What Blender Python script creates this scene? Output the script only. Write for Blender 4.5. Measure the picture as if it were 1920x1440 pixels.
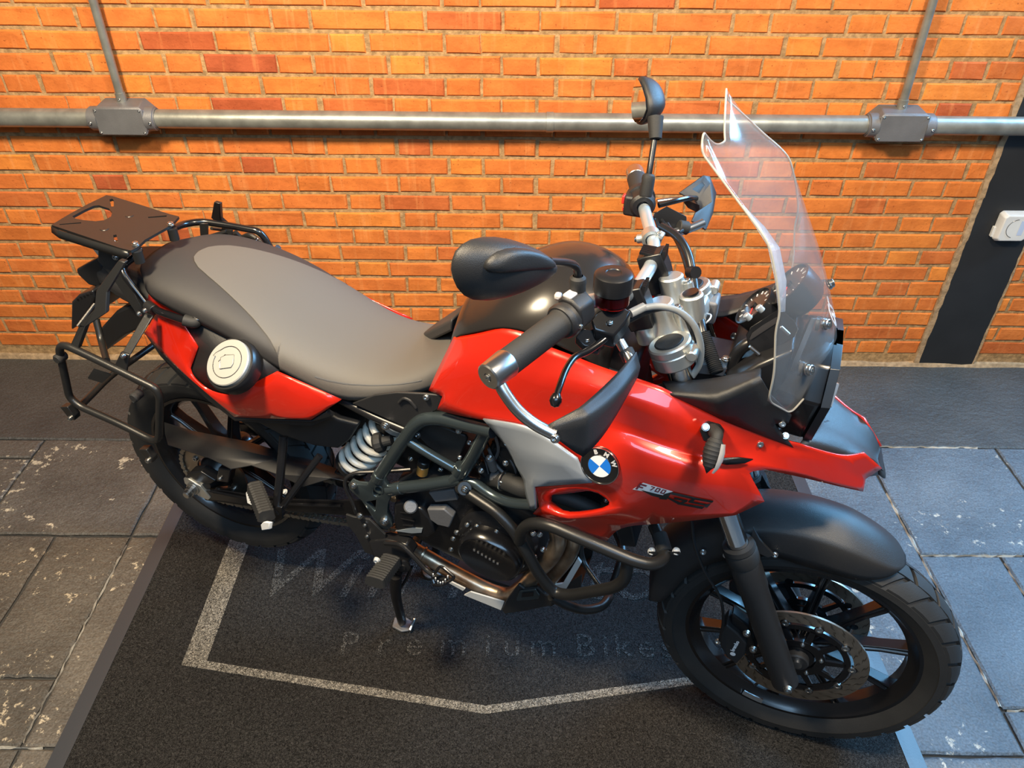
import bpy, bmesh, math, random
from mathutils import Vector, Matrix
random.seed(7)
for _o in list(bpy.data.objects): bpy.data.objects.remove(_o)
SC = bpy.context.scene
COL = SC.collection
V3 = Vector
rad = math.radians
# ------------------------------------------------------------------ camera
FPX = 1460.0; CAMH = 1.88; PITCH = rad(37.0); ROLL = rad(0.5)
_F = V3((0, math.cos(PITCH), -math.sin(PITCH))); _U0 = V3((0, math.sin(PITCH), math.cos(PITCH))); _R0 = V3((1, 0, 0))
_R = math.cos(ROLL)*_R0 + math.sin(ROLL)*_U0
_U = math.cos(ROLL)*_U0 - math.sin(ROLL)*_R0
cd = bpy.data.cameras.new('camera'); cam = bpy.data.objects.new('camera', cd); COL.objects.link(cam)
cd.sensor_width = 36; cd.lens = 36*FPX/1920; cd.clip_start = .02
cam.matrix_world = Matrix((( _R.x, _U.x, -_F.x, 0), (_R.y, _U.y, -_F.y, 0), (_R.z, _U.z, -_F.z, CAMH), (0, 0, 0, 1)))
SC.camera = cam
# ------------------------------------------------------------------ light
SC.view_settings.view_transform = 'Standard'; SC.view_settings.look = 'None'
SC.view_settings.exposure = 0.0; SC.view_settings.gamma = 1; SC.view_settings.use_curve_mapping = False
wd = bpy.data.worlds.new('world'); SC.world = wd; wd.use_nodes = True
wd.node_tree.nodes['Background'].inputs[0].default_value = (.50, .52, .55, 1)
wd.node_tree.nodes['Background'].inputs[1].default_value = .16
def area(name, loc, target, sx, sy, power, col):
    l = bpy.data.lights.new(name, 'AREA'); l.shape = 'RECTANGLE'; l.size = sx; l.size_y = sy; l.energy = power; l.color = col
    o = bpy.data.objects.new(name, l); COL.objects.link(o); o.location = loc
    o.rotation_euler = (V3(target)-V3(loc)).to_track_quat('-Z', 'Y').to_euler(); return o
area('ceiling_lamp', (-1.1, .7, 3.0), (-.3, 2.6, 1.0), .35, .35, 150, (1, .81, .55))
area('ceiling_lamp', (1.0, .55, 3.1), (.7, 2.6, .9), .35, .35, 90, (1, .82, .60))
area('high_window', (2.9, 2.62, 2.7), (1.9, 1.0, .0), 2.4, 1.0, 320, (.22, .58, 1))
area('skylight', (.3, -1.3, 3.6), (.2, 1.2, .4), 2.6, 1.2, 80, (.40, .68, 1))
# ------------------------------------------------------------------ places
def ray(u, v): return _F + (u-960)/FPX*_R + (720-v)/FPX*_U
def floor_pt(u, v, z=0):
    d = ray(u, v); t = (z-CAMH)/d.z; return V3((t*d.x, t*d.y, z))
def wall_pt(u, v, y):
    d = ray(u, v); t = y/d.y; return V3((t*d.x, y, CAMH+t*d.z))
HEAD = rad(-20); AX = V3((math.cos(HEAD), math.sin(HEAD), 0)); RT = V3((math.sin(HEAD), -math.cos(HEAD), 0))
C0 = V3((.672, 1.097, 0)) - 1.562*AX           # floor point under the rear axle
def B(u, v, w):
    """sight line (u,v) met with the upright plane w metres right of the bike's centre plane, in the bike's own frame (x forward, y left, z up)"""
    d = ray(u, v); o = V3((0, 0, CAMH)); t = ((C0+w*RT-o).dot(RT))/d.dot(RT); p = o+t*d
    return V3(((p-C0).dot(AX), -w, p.z))
def P(s, w, z): return V3((s, -w, z))
def BL(pts): return [B(*p) for p in pts]
def flip(p): return V3((p.x, -p.y, p.z))
# ------------------------------------------------------------------ materials
MATS = {}
def mat(name, col, rough=.5, metal=0, coat=0, bump=0, bscale=300, var=0, vscale=8, spec=.5, dark=None, coatr=.05, stretch=None, coords='Object'):
    m = bpy.data.materials.new(name); m.use_nodes = True; nt = m.node_tree; n = nt.nodes; b = n['Principled BSDF']
    b.inputs['Base Color'].default_value = (*col, 1); b.inputs['Roughness'].default_value = rough; b.inputs['Metallic'].default_value = metal
    b.inputs['Coat Weight'].default_value = coat; b.inputs['Coat Roughness'].default_value = coatr; b.inputs['Specular IOR Level'].default_value = spec
    tc = n.new('ShaderNodeTexCoord'); src = tc.outputs[coords]
    if stretch:
        mp = n.new('ShaderNodeMapping'); mp.inputs['Scale'].default_value = stretch; nt.links.new(src, mp.inputs[0]); src = mp.outputs[0]
    if var:
        t = n.new('ShaderNodeTexNoise'); t.inputs['Scale'].default_value = vscale; t.inputs['Detail'].default_value = 6
        nt.links.new(src, t.inputs['Vector'])
        r = n.new('ShaderNodeValToRGB'); r.color_ramp.elements[0].position = .35; r.color_ramp.elements[1].position = .68
        d = dark or tuple(c*(1-var) for c in col)
        r.color_ramp.elements[0].color = (*d, 1); r.color_ramp.elements[1].color = (*col, 1)
        nt.links.new(t.outputs[0], r.inputs[0]); nt.links.new(r.outputs[0], b.inputs['Base Color'])
    if bump:
        t = n.new('ShaderNodeTexNoise'); t.inputs['Scale'].default_value = bscale; t.inputs['Detail'].default_value = 3
        nt.links.new(src, t.inputs['Vector'])
        bp = n.new('ShaderNodeBump'); bp.inputs['Strength'].default_value = bump; bp.inputs['Distance'].default_value = .002
        nt.links.new(t.outputs[0], bp.inputs['Height']); nt.links.new(bp.outputs[0], b.inputs['Normal'])
    MATS[name] = m; return m
RED = mat('red_paint', (.63, .018, .005), .32, .25, 1, coatr=.03)
REDIN = mat('red_inner_plastic', (.20, .006, .005), .5)
SILV = mat('silver_paint', (.34, .38, .43), .36, .45, 1)
BLK = mat('black_plastic', (.018, .018, .019), .46, bump=.25, bscale=900)
BLKG = mat('gloss_black', (.006, .006, .007), .24, coat=.35, coatr=.12)
BLKS = mat('satin_black', (.010, .010, .011), .33)
TANKB = mat('tank_cover_black', (.016, .014, .013), .25, coat=.35, coatr=.12)
POWD = mat('powder_coat_black', (.013, .013, .013), .34, bump=.12, bscale=1200)
RUB = mat('rubber', (.016, .016, .016), .68, bump=.2, bscale=500)
TYRE = mat('tyre_rubber', (.020, .020, .020), .66, bump=.15, bscale=350, var=.25, vscale=14)
SEATD = mat('dark_vinyl', (.030, .028, .028), .58, bump=.3, bscale=1400)
SEATL = mat('grey_vinyl', (.098, .090, .080), .6, bump=.3, bscale=1400)
FRAME = mat('frame_grey_metal', (.085, .112, .122), .27, .75, .4)
STEEL = mat('steel', (.55, .55, .54), .28, 1)
CHROME = mat('chrome', (.75, .75, .75), .1, 1)
ALU = mat('cast_aluminium', (.60, .60, .56), .38, .85, bump=.1, bscale=700)
BARALU = mat('anodised_bar', (.62, .70, .75), .32, .7)
EXH = mat('heat_stained_steel', (.62, .50, .37), .34, .9, var=.5, vscale=18, dark=(.28, .17, .10))
WHITE = mat('white_spring', (.80, .76, .66), .38, coat=.3, var=.15, vscale=25)
PLATE = mat('bare_aluminium', (.80, .80, .78), .42, .35)
ENG = mat('engine_black', (.010, .010, .011), .35, bump=.2, bscale=400)
CHAINM = mat('chain_metal', (.36, .33, .28), .42, .9)
DISCM = mat('brake_disc_steel', (.50, .43, .35), .42, 1, var=.25, vscale=30)
CAPM = mat('fuel_cap_silver', (.52, .51, .47), .38, .5)
BLUE = mat('emblem_blue', (.01, .16, .62), .25, coat=.8)
EMG = mat('emblem_letter_grey', (.55, .55, .55), .4)
THREAD = mat('seat_thread', (.10, .10, .10), .7)
EMW = mat('emblem_white', (.80, .80, .80), .25, coat=.8)
DECR = mat('decal_dark_red', (.16, .008, .02), .3, coat=.5)
DECK = mat('decal_black', (.008, .008, .008), .3, coat=.5)
REDB = mat('red_switch', (.75, .03, .02), .4)
PINKB = mat('pale_button', (.62, .58, .56), .4)
AMBER = mat('amber_fluid', (.45, .22, .05), .2, coat=.6)
MIRG = mat('mirror_silver', (.85, .85, .85), .02, 1)
GREYH = mat('grey_hose', (.30, .29, .26), .45)
LENSM = mat('smoked_lens', (.35, .33, .31), .15, coat=.8)
DIALM = mat('dial_face', (.03, .028, .028), .3, coat=.4)
GALV = mat('galvanised_steel', (.34, .34, .30), .38, .6, bump=.12, bscale=60, var=.3, vscale=22)
CASTG = mat('cast_box_grey', (.17, .17, .175), .5, .35, bump=.2, bscale=220, var=.2, vscale=12)
def glass(name, col, rough, alpha_tint):
    m = bpy.data.materials.new(name); m.use_nodes = True; b = m.node_tree.nodes['Principled BSDF']
    b.inputs['Base Color'].default_value = (*col, 1); b.inputs['Roughness'].default_value = rough
    b.inputs['Transmission Weight'].default_value = 1; b.inputs['IOR'].default_value = alpha_tint; return m
ACRY = bpy.data.materials.new('clear_acrylic'); ACRY.use_nodes = True
def _acry():
    nt = ACRY.node_tree; n = nt.nodes; L = nt.links.new; n.clear(); out = n.new('ShaderNodeOutputMaterial')
    tr = n.new('ShaderNodeBsdfTransparent'); tr.inputs[0].default_value = (.93, .93, .94, 1)
    gl = n.new('ShaderNodeBsdfGlossy'); gl.inputs['Roughness'].default_value = .11
    df = n.new('ShaderNodeBsdfDiffuse'); df.inputs[0].default_value = (.75, .78, .80, 1)
    l0 = n.new('ShaderNodeLayerWeight'); l0.inputs[0].default_value = .5; l1 = n.new('ShaderNodeMath'); l1.operation = 'POWER'; L(l0.outputs['Facing'], l1.inputs[0]); l1.inputs[1].default_value = 3.5; lw = n.new('ShaderNodeMath'); lw.operation = 'MULTIPLY_ADD'; L(l1.outputs[0], lw.inputs[0]); lw.inputs[1].default_value = .32; lw.inputs[2].default_value = .03
    m1 = n.new('ShaderNodeMixShader'); m1.inputs[0].default_value = .055; L(tr.outputs[0], m1.inputs[1]); L(df.outputs[0], m1.inputs[2])
    m2 = n.new('ShaderNodeMixShader'); L(lw.outputs[0], m2.inputs[0]); L(m1.outputs[0], m2.inputs[1]); L(gl.outputs[0], m2.inputs[2]); L(m2.outputs[0], out.inputs[0])
_acry()
EDGEM = mat('polished_acrylic_edge', (.36, .34, .29), .25)
GLARE = mat('painted_glare', (.62, .64, .68), .22, bump=.9, bscale=140); GLARE.node_tree.nodes['Principled BSDF'].inputs['Alpha'].default_value = .62  # pale translucent colour imitating a bright reflection on the windscreen
REDG = glass('red_reservoir_plastic', (.30, .012, .02), .12, 1.3)
HGLASS = glass('headlight_glass', (.9, .92, .95), .02, 1.3)
# ------------------------------------------------------------------ mesh tools
class M:
    def __init__(self): self.b = bmesh.new()
    def vs(self, pts): return [self.b.verts.new(p) for p in pts]
    def f(self, vs):
        try: return self.b.faces.new(vs)
        except ValueError: return None
    def tube(self, pts, r, n=10, bend=.03, closed=False, r2=None, cap=True):
        pts = [V3(p) for p in pts]; N = len(pts); path = []
        for i, p in enumerate(pts):
            if not closed and i in (0, N-1): path.append(p); continue
            a = pts[i-1]; c = pts[(i+1) % N]; la = (a-p).length; lc = (c-p).length
            d = min(bend, la*.49, lc*.49)
            if d < 1e-5: path.append(p); continue
            q0 = p+(a-p).normalized()*d; q1 = p+(c-p).normalized()*d
            for k in range(6):
                t = k/5; path.append(q0*(1-t)**2+p*2*t*(1-t)+q1*t*t)
        K = len(path); rings = []; nrm = None
        for i, p in enumerate(path):
            a = path[i-1] if (i > 0 or closed) else p; c = path[(i+1) % K] if (i < K-1 or closed) else p
            t = (c-a).normalized()
            if nrm is None:
                nrm = t.orthogonal().normalized()
            else:
                nrm = (nrm - t*nrm.dot(t)); nrm = nrm.normalized() if nrm.length > 1e-6 else t.orthogonal().normalized()
            bi = t.cross(nrm); rr = r if r2 is None else r+(r2-r)*i/(K-1)
            rings.append(self.vs([p+rr*(math.cos(2*math.pi*k/n)*nrm+math.sin(2*math.pi*k/n)*bi) for k in range(n)]))
        for i in range(K if closed else K-1):
            A = rings[i]; Bq = rings[(i+1) % K]
            for k in range(n): self.f([A[k], A[(k+1) % n], Bq[(k+1) % n], Bq[k]])
        if not closed and cap: self.f(rings[0][::-1]); self.f(rings[-1])
        return self
    def lathe(self, c, axis, prof, n=24, closed=False, ref=None):
        """prof: (radius, distance along axis)"""
        c = V3(c); axis = V3(axis).normalized()
        e = (V3(ref)-axis*V3(ref).dot(axis)).normalized() if ref else axis.orthogonal().normalized()
        g = axis.cross(e); rings = []
        for r, h in prof:
            if r < 1e-6: rings.append(self.vs([c+axis*h])); continue
            rings.append(self.vs([c+axis*h+r*(math.cos(2*math.pi*k/n)*e+math.sin(2*math.pi*k/n)*g) for k in range(n)]))
        L = len(rings)
        for i in range(L if closed else L-1):
            A = rings[i]; D = rings[(i+1) % L]
            for k in range(n):
                k2 = (k+1) % n
                if len(A) == 1 and len(D) == 1: continue
                if len(A) == 1: self.f([A[0], D[k2], D[k]])
                elif len(D) == 1: self.f([A[k], A[k2], D[0]])
                else: self.f([A[k], A[k2], D[k2], D[k]])
        return self
    def cyl(self, a, b_, r, n=16, r2=None, ch=0):
        a = V3(a); b_ = V3(b_); L = (b_-a).length; r2 = r if r2 is None else r2
        if ch: pr = [(0, 0), (r-ch, 0), (r, ch), (r2, L-ch), (r2-ch, L), (0, L)]
        else: pr = [(0, 0), (r, 0), (r2, L), (0, L)]
        return self.lathe(a, b_-a, pr, n)
    def prism(self, pts, off):
        off = V3(off); A = self.vs(pts); D = self.vs([V3(p)+off for p in pts]); n = len(A)
        self.f(A); self.f(D[::-1])
        for i in range(n): self.f([A[i], D[i], D[(i+1) % n], A[(i+1) % n]])
        return self
    def loft(self, secs, closed_sec=True, caps=True):
        R = [self.vs(s) for s in secs]; n = len(R[0])
        for i in range(len(R)-1):
            for k in range(n if closed_sec else n-1):
                self.f([R[i][k], R[i][(k+1) % n], R[i+1][(k+1) % n], R[i+1][k]])
        if caps and closed_sec: self.f(R[0][::-1]); self.f(R[-1])
        return self
    def grid(self, rows):
        R = [self.vs(r) for r in rows]
        for i in range(len(R)-1):
            for k in range(len(R[0])-1): self.f([R[i][k], R[i][k+1], R[i+1][k+1], R[i+1][k]])
        return self
    def box(self, c, size, mx=None):
        c = V3(c); sx, sy, sz = [q/2 for q in size]; pts = [V3((x*sx, y*sy, z*sz)) for x in (-1, 1) for y in (-1, 1) for z in (-1, 1)]
        if mx: pts = [mx @ p for p in pts]
        v = self.vs([c+p for p in pts])
        for q in ((0, 1, 3, 2), (4, 6, 7, 5), (0, 4, 5, 1), (2, 3, 7, 6), (0, 2, 6, 4), (1, 5, 7, 3)): self.f([v[i] for i in q])
        return self
    def shell(self, vd, faces):
        self.b.edges.layers.float.new('crease_edge'); self.b.verts.layers.float.new('crease_vert')
        v = {k: self.b.verts.new(p) for k, p in vd.items()}
        for q in faces: self.f([v[k] for k in q])
        self.names = v; return self
    def crease(self, lines, val=1.0):
        ly = self.b.edges.layers.float.get('crease_edge') or self.b.edges.layers.float.new('crease_edge')
        for L in lines:
            for a, c in zip(L[:-1], L[1:]):
                e = self.b.edges.get((self.names[a], self.names[c]))
                if e: e[ly] = val
        return self
    def sharp(self, names, val=1.0):
        ly = self.b.verts.layers.float.get('crease_vert') or self.b.verts.layers.float.new('crease_vert')
        for k in names.split(): self.names[k][ly] = val
        return self
    def mirrored(self):
        m = M(); m.b = self.b.copy()
        for v in m.b.verts: v.co.y = -v.co.y
        bmesh.ops.reverse_faces(m.b, faces=m.b.faces[:]); return m
def link(o, parent=None):
    COL.objects.link(o)
    if parent: o.parent = parent
    return o
def part(name, m, material, parent=None, bevel=0, seg=2, sub=0, solid=0, angle=35, label=None, kind=None, offs=0, flat=False, corners=True, recalc=True):
    me = bpy.data.meshes.new(name)
    if recalc: bmesh.ops.recalc_face_normals(m.b, faces=m.b.faces[:])
    m.b.to_mesh(me); m.b.free(); me.materials.append(material)
    if not flat:
        me.shade_smooth()
        if angle < 180 and not sub: me.set_sharp_from_angle(angle=rad(angle))
    o = link(bpy.data.objects.new(name, me), parent)
    if sub:
        s = o.modifiers.new('subsurf', 'SUBSURF'); s.levels = s.render_levels = sub
        s.boundary_smooth = 'PRESERVE_CORNERS' if corners else 'ALL'
    if solid:
        s = o.modifiers.new('solid', 'SOLIDIFY'); s.thickness = solid; s.offset = offs
    if bevel:
        s = o.modifiers.new('bevel', 'BEVEL'); s.width = bevel; s.segments = seg; s.limit_method = 'ANGLE'; s.angle_limit = rad(35)
    if label: o['label'] = label
    if kind: o['kind'] = kind
    return o
def pair(name, m, material, parent, **k):
    m2 = m.mirrored(); a = part(name, m, material, parent, **k); b = part(name, m2, material, parent, **k); return a, b
def thing(name, label, cat, loc=(0, 0, 0), rz=0, group=None):
    o = link(bpy.data.objects.new(name, None)); o.location = loc; o.rotation_euler.z = rz; o.empty_display_size = .1
    o['label'] = label; o['category'] = cat
    if group: o['group'] = group
    return o
def tag(o, label, cat, group=None):
    o['label'] = label; o['category'] = cat
    if group: o['group'] = group
    return o
_bolt = {}
def bolt(p, axis, r, parent, material=STEEL, name='bolt'):
    """socket head screw, built once per finish and shared"""
    k = material.name
    if k not in _bolt:
        m = M().lathe((0, 0, 0), (0, 0, 1), [(1.2, -.25), (1.2, .12), (1.0, .14), (1.0, .72), (.86, .86), (.5, .86), (.46, .3), (0, .3)], 12)
        me = bpy.data.meshes.new('bolt'); bmesh.ops.recalc_face_normals(m.b, faces=m.b.faces[:]); m.b.to_mesh(me); m.b.free(); me.materials.append(material)
        me.shade_smooth(); me.set_sharp_from_angle(angle=rad(30)); _bolt[k] = me
    o = link(bpy.data.objects.new(name, _bolt[k]), parent)
    q = V3(axis).normalized().to_track_quat('Z', 'Y')
    o.matrix_local = Matrix.Translation(p) @ q.to_matrix().to_4x4() @ Matrix.Diagonal((r, r, r, 1)); return o
def lettering(name, s, size, mx, material, parent, depth=.0008, shear=0, bold=0, space=1.0, align='CENTER', res=3, kind=None):
    c = bpy.data.curves.new('t', 'FONT'); c.body = s; c.size = size; c.extrude = depth/2; c.shear = shear; c.offset = bold; c.space_character = space
    c.align_x = align; c.align_y = 'BOTTOM_BASELINE'; c.resolution_u = res
    o = bpy.data.objects.new('t', c); COL.objects.link(o); dg = bpy.context.evaluated_depsgraph_get(); dg.update()
    me = bpy.data.meshes.new_from_object(o.evaluated_get(dg)); bpy.data.objects.remove(o); bpy.data.curves.remove(c)
    me.materials.clear(); me.materials.append(material); me.name = name
    q = link(bpy.data.objects.new(name, me), parent); q.matrix_local = mx
    if kind: q['kind'] = kind
    return q
def axes(origin, x, y):
    x = V3(x).normalized(); z = x.cross(V3(y)).normalized(); y = z.cross(x)
    return Matrix(((x.x, y.x, z.x, origin[0]), (x.y, y.y, z.y, origin[1]), (x.z, y.z, z.z, origin[2]), (0, 0, 0, 1)))
def circle_pts(c, axis, r, n, ref=None, ph=0):
    axis = V3(axis).normalized(); e = V3(ref) if ref else axis.orthogonal(); e = (e-axis*e.dot(axis)).normalized(); g = axis.cross(e)
    return [V3(c)+r*(math.cos(ph+2*math.pi*k/n)*e+math.sin(ph+2*math.pi*k/n)*g) for k in range(n)]
# ------------------------------------------------------------------ setting: brick wall
def brick_mat():
    m = bpy.data.materials.new('brick_clay'); m.use_nodes = True; nt = m.node_tree; n = nt.nodes; L = nt.links.new; b = n['Principled BSDF']
    oi = n.new('ShaderNodeObjectInfo'); ge = n.new('ShaderNodeNewGeometry')
    ad = n.new('ShaderNodeMath'); ad.operation = 'ADD'; L(oi.outputs['Random'], ad.inputs[0]); L(ge.outputs['Random Per Island'], ad.inputs[1])
    fr = n.new('ShaderNodeMath'); fr.operation = 'FRACT'; L(ad.outputs[0], fr.inputs[0])
    r = n.new('ShaderNodeValToRGB'); cr = r.color_ramp
    cr.elements[0].position = 0; cr.elements[0].color = (.40, .090, .032, 1); cr.elements[1].position = 1; cr.elements[1].color = (.70, .232, .040, 1)
    for p_, c in ((.035, (.48, .115, .034)), (.09, (.58, .165, .036)), (.55, (.66, .198, .038)), (.8, (.62, .172, .038))):
        e = cr.elements.new(p_); e.color = (*c, 1)
    L(fr.outputs[0], r.inputs[0])
    t = n.new('ShaderNodeTexNoise'); t.inputs['Scale'].default_value = 9; t.inputs['Detail'].default_value = 8; t.inputs['Roughness'].default_value = .65
    L(ge.outputs['Position'], t.inputs['Vector'])
    r2 = n.new('ShaderNodeValToRGB'); r2.color_ramp.elements[0].position = .38; r2.color_ramp.elements[1].position = .62
    r2.color_ramp.elements[0].color = (.70, .62, .58, 1); r2.color_ramp.elements[1].color = (1, 1, 1, 1); L(t.outputs[0], r2.inputs[0])
    mx = n.new('ShaderNodeMix'); mx.data_type = 'RGBA'; mx.blend_type = 'MULTIPLY'; mx.inputs[0].default_value = .75
    L(r.outputs[0], mx.inputs[6]); L(r2.outputs[0], mx.inputs[7])
    # pale dust and old drips running down
    mp = n.new('ShaderNodeMapping'); mp.inputs['Scale'].default_value = (46, 10, 3.5); L(ge.outputs['Position'], mp.inputs[0])
    t3 = n.new('ShaderNodeTexNoise'); t3.inputs['Scale'].default_value = 1; t3.inputs['Detail'].default_value = 5; L(mp.outputs[0], t3.inputs['Vector'])
    r3 = n.new('ShaderNodeValToRGB'); r3.color_ramp.elements[0].position = .58; r3.color_ramp.elements[1].position = .74
    r3.color_ramp.elements[0].color = (0, 0, 0, 1); r3.color_ramp.elements[1].color = (.38, .38, .38, 1); L(t3.outputs[0], r3.inputs[0])
    mx2 = n.new('ShaderNodeMix'); mx2.data_type = 'RGBA'; L(r3.outputs[0], mx2.inputs[0]); L(mx.outputs[2], mx2.inputs[6]); mx2.inputs[7].default_value = (.72, .30, .10, 1)
    # small dark pits
    t4 = n.new('ShaderNodeTexNoise'); t4.inputs['Scale'].default_value = 120; t4.inputs['Detail'].default_value = 2; L(ge.outputs['Position'], t4.inputs['Vector'])
    r4 = n.new('ShaderNodeValToRGB'); r4.color_ramp.elements[0].position = .24; r4.color_ramp.elements[1].position = .36
    r4.color_ramp.elements[0].color = (.45, .36, .34, 1); r4.color_ramp.elements[1].color = (1, 1, 1, 1); L(t4.outputs[0], r4.inputs[0])
    mx3 = n.new('ShaderNodeMix'); mx3.data_type = 'RGBA'; mx3.blend_type = 'MULTIPLY'; mx3.inputs[0].default_value = .8
    L(mx2.outputs[2], mx3.inputs[6]); L(r4.outputs[0], mx3.inputs[7]); L(mx3.outputs[2], b.inputs['Base Color'])
    b.inputs['Roughness'].default_value = .82; b.inputs['Specular IOR Level'].default_value = .25
    t5 = n.new('ShaderNodeTexNoise'); t5.inputs['Scale'].default_value = 70; t5.inputs['Detail'].default_value = 7; L(ge.outputs['Position'], t5.inputs['Vector'])
    bp = n.new('ShaderNodeBump'); bp.inputs['Strength'].default_value = .45; bp.inputs['Distance'].default_value = .004
    L(t5.outputs[0], bp.inputs['Height']); L(bp.outputs[0], b.inputs['Normal']); return m
BRICK = brick_mat()
MORTAR = mat('mortar', (.46, .29, .14), .95, bump=1.0, bscale=160, var=.45, vscale=60, spec=.1)
PLASTER = mat('rough_plaster', (.42, .29, .17), .95, bump=1.0, bscale=120, var=.4, vscale=50, spec=.1)
WY = 2.65; CO = .0682; Z0 = 1.281
wall = part('wall_back', M().box((0, WY+.065, .95), (6.4, .12, 2.1)), MORTAR, kind='structure', flat=True)
def brick_geo(w, h, rng, d=.016, ch=.0045):
    pts = []
    for (x, z) in ((-w/2, -h/2), (w/2, -h/2), (w/2, h/2), (-w/2, h/2)):
        pts.append((x+rng.uniform(-1, 1)*.0018, z+rng.uniform(-1, 1)*.0016))
    md = []
    for i in range(4):                                   # one extra corner per side, a little uneven
        a, c = pts[i], pts[(i+1) % 4]; t = rng.uniform(.3, .7); k = rng.uniform(-1, 1)*.0012
        md += [a, (a[0]+(c[0]-a[0])*t+(k if i % 2 else 0), a[1]+(c[1]-a[1])*t+(0 if i % 2 else k))]
    back = [V3((x, d, z)) for x, z in md]; mid = [V3((x, ch, z)) for x, z in md]
    fro = [V3((x*(1-2*ch/w), rng.uniform(-.0012, .0012), z*(1-2*ch/h))) for x, z in md]
    return back, mid, fro
def add_brick(m, o, g):
    R = [m.vs([o+p for p in r]) for r in g]
    for i in range(2):
        for k in range(8): m.f([R[i][k], R[i][(k+1) % 8], R[i+1][(k+1) % 8], R[i+1][k]])
    m.f(R[2])
_rng = random.Random(3); GEO = {}; BME = {}
for kind_, w in (('S', .2335), ('H', .110)):
    for k in range(7):
        g = brick_geo(w, CO-.011, _rng); GEO[kind_, k] = g; m = M(); add_brick(m, V3((0, 0, 0)), g)
        me = bpy.data.meshes.new('brick'); bmesh.ops.recalc_face_normals(m.b, faces=m.b.faces[:]); m.b.to_mesh(me); m.b.free(); me.materials.append(BRICK); BME[kind_, k] = me
cand = []; rest = M()
def cut_brick(x0, x1, z0, z1):
    g = brick_geo(x1-x0, z1-z0, _rng); m = M(); add_brick(m, V3((0, 0, 0)), g); return g
def project(p):
    q = V3(p)-V3((0, 0, CAMH)); d = q.dot(_F); return 960+FPX*q.dot(_R)/d, 720-FPX*q.dot(_U)/d
for k in range(-10, 19):
    zb = Z0-k*CO; zt = zb+CO; c0 = .018 if k % 2 == 0 else .196; PER = .3655
    if k == 18: zt = zb+CO
    for j in range(-10, 11):
        for kind_, off, w in (('H', 0, .110), ('S', PER/2, .2335)):
            x = c0+j*PER+off+_rng.uniform(-.004, .004); xa, xb = x-w/2, x+w/2
            full = True
            for lo, hi in ((-3.2, 1.668), (1.916, 3.2)):
                a, b_ = max(xa, lo), min(xb, hi)
                if b_-a < .025: continue
                z = (zb+zt)/2+_rng.uniform(-.0012, .0012); y = WY+_rng.uniform(-.0015, .0012)
                whole = (b_-a) > w-.001
                u, v = project((((a+b_)/2), WY, z)); vis = -40 < u < 1960 and v > -25
                cand.append((vis, z, (a+b_)/2, y, kind_ if whole else None, b_-a))
cand.sort(key=lambda c: (not c[0], -c[1]))
nb = 0
for vis, z, x, y, kind_, w in cand:
    if vis and kind_ and nb < 298:
        o = link(bpy.data.objects.new('brick', BME[kind_, _rng.randrange(7)]), wall); o.location = (x, y, z); nb += 1
    elif -3.2 < x < 3.2:
        g = GEO[kind_, _rng.randrange(7)] if kind_ else brick_geo(w, CO-.011, _rng)
        add_brick(rest, V3((x, y, z)), g)
part('bricks', rest, BRICK, wall, flat=True, kind='stuff')
# black pillar let into the wall, with the broken plaster along its edges
BPIL = mat('black_wall_paint', (.016, .017, .019), .55, bump=.2, bscale=40, var=.25, vscale=6)
pl = M().box((1.80, WY+.03, 1.0), (.226, .07, 2.0)); part('trim_1', pl, BPIL, kind='structure', bevel=.003)
def ragged(x0, x1, name):
    m = M(); rows = []
    for i in range(61):
        z = i/60*2.0; a = x0+_rng.uniform(-.004, .004); b_ = x1+_rng.uniform(-.003, .003)
        rows.append([V3((a, WY+.01, z)), V3((a+.002, WY-.003-_rng.uniform(0, .003), z)), V3((b_-.002, WY-.004-_rng.uniform(0, .003), z)), V3((b_, WY+.01, z))])
    return part(name, m.grid(rows), PLASTER, kind='structure', flat=True)
ragged(1.668, 1.692, 'trim_2'); ragged(1.908, 1.920, 'trim_3')
m = M(); rows = []
for i in range(90):
    x = -3.1+i*.07; h = .010+_rng.uniform(0, .012)
    rows.append([V3((x, WY-.012-_rng.uniform(0, .006), -.004)), V3((x, WY-.006, h*.7)), V3((x, WY+.01, h))])
part('trim_4', m.grid(rows), PLASTER, kind='structure', flat=True)
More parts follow.
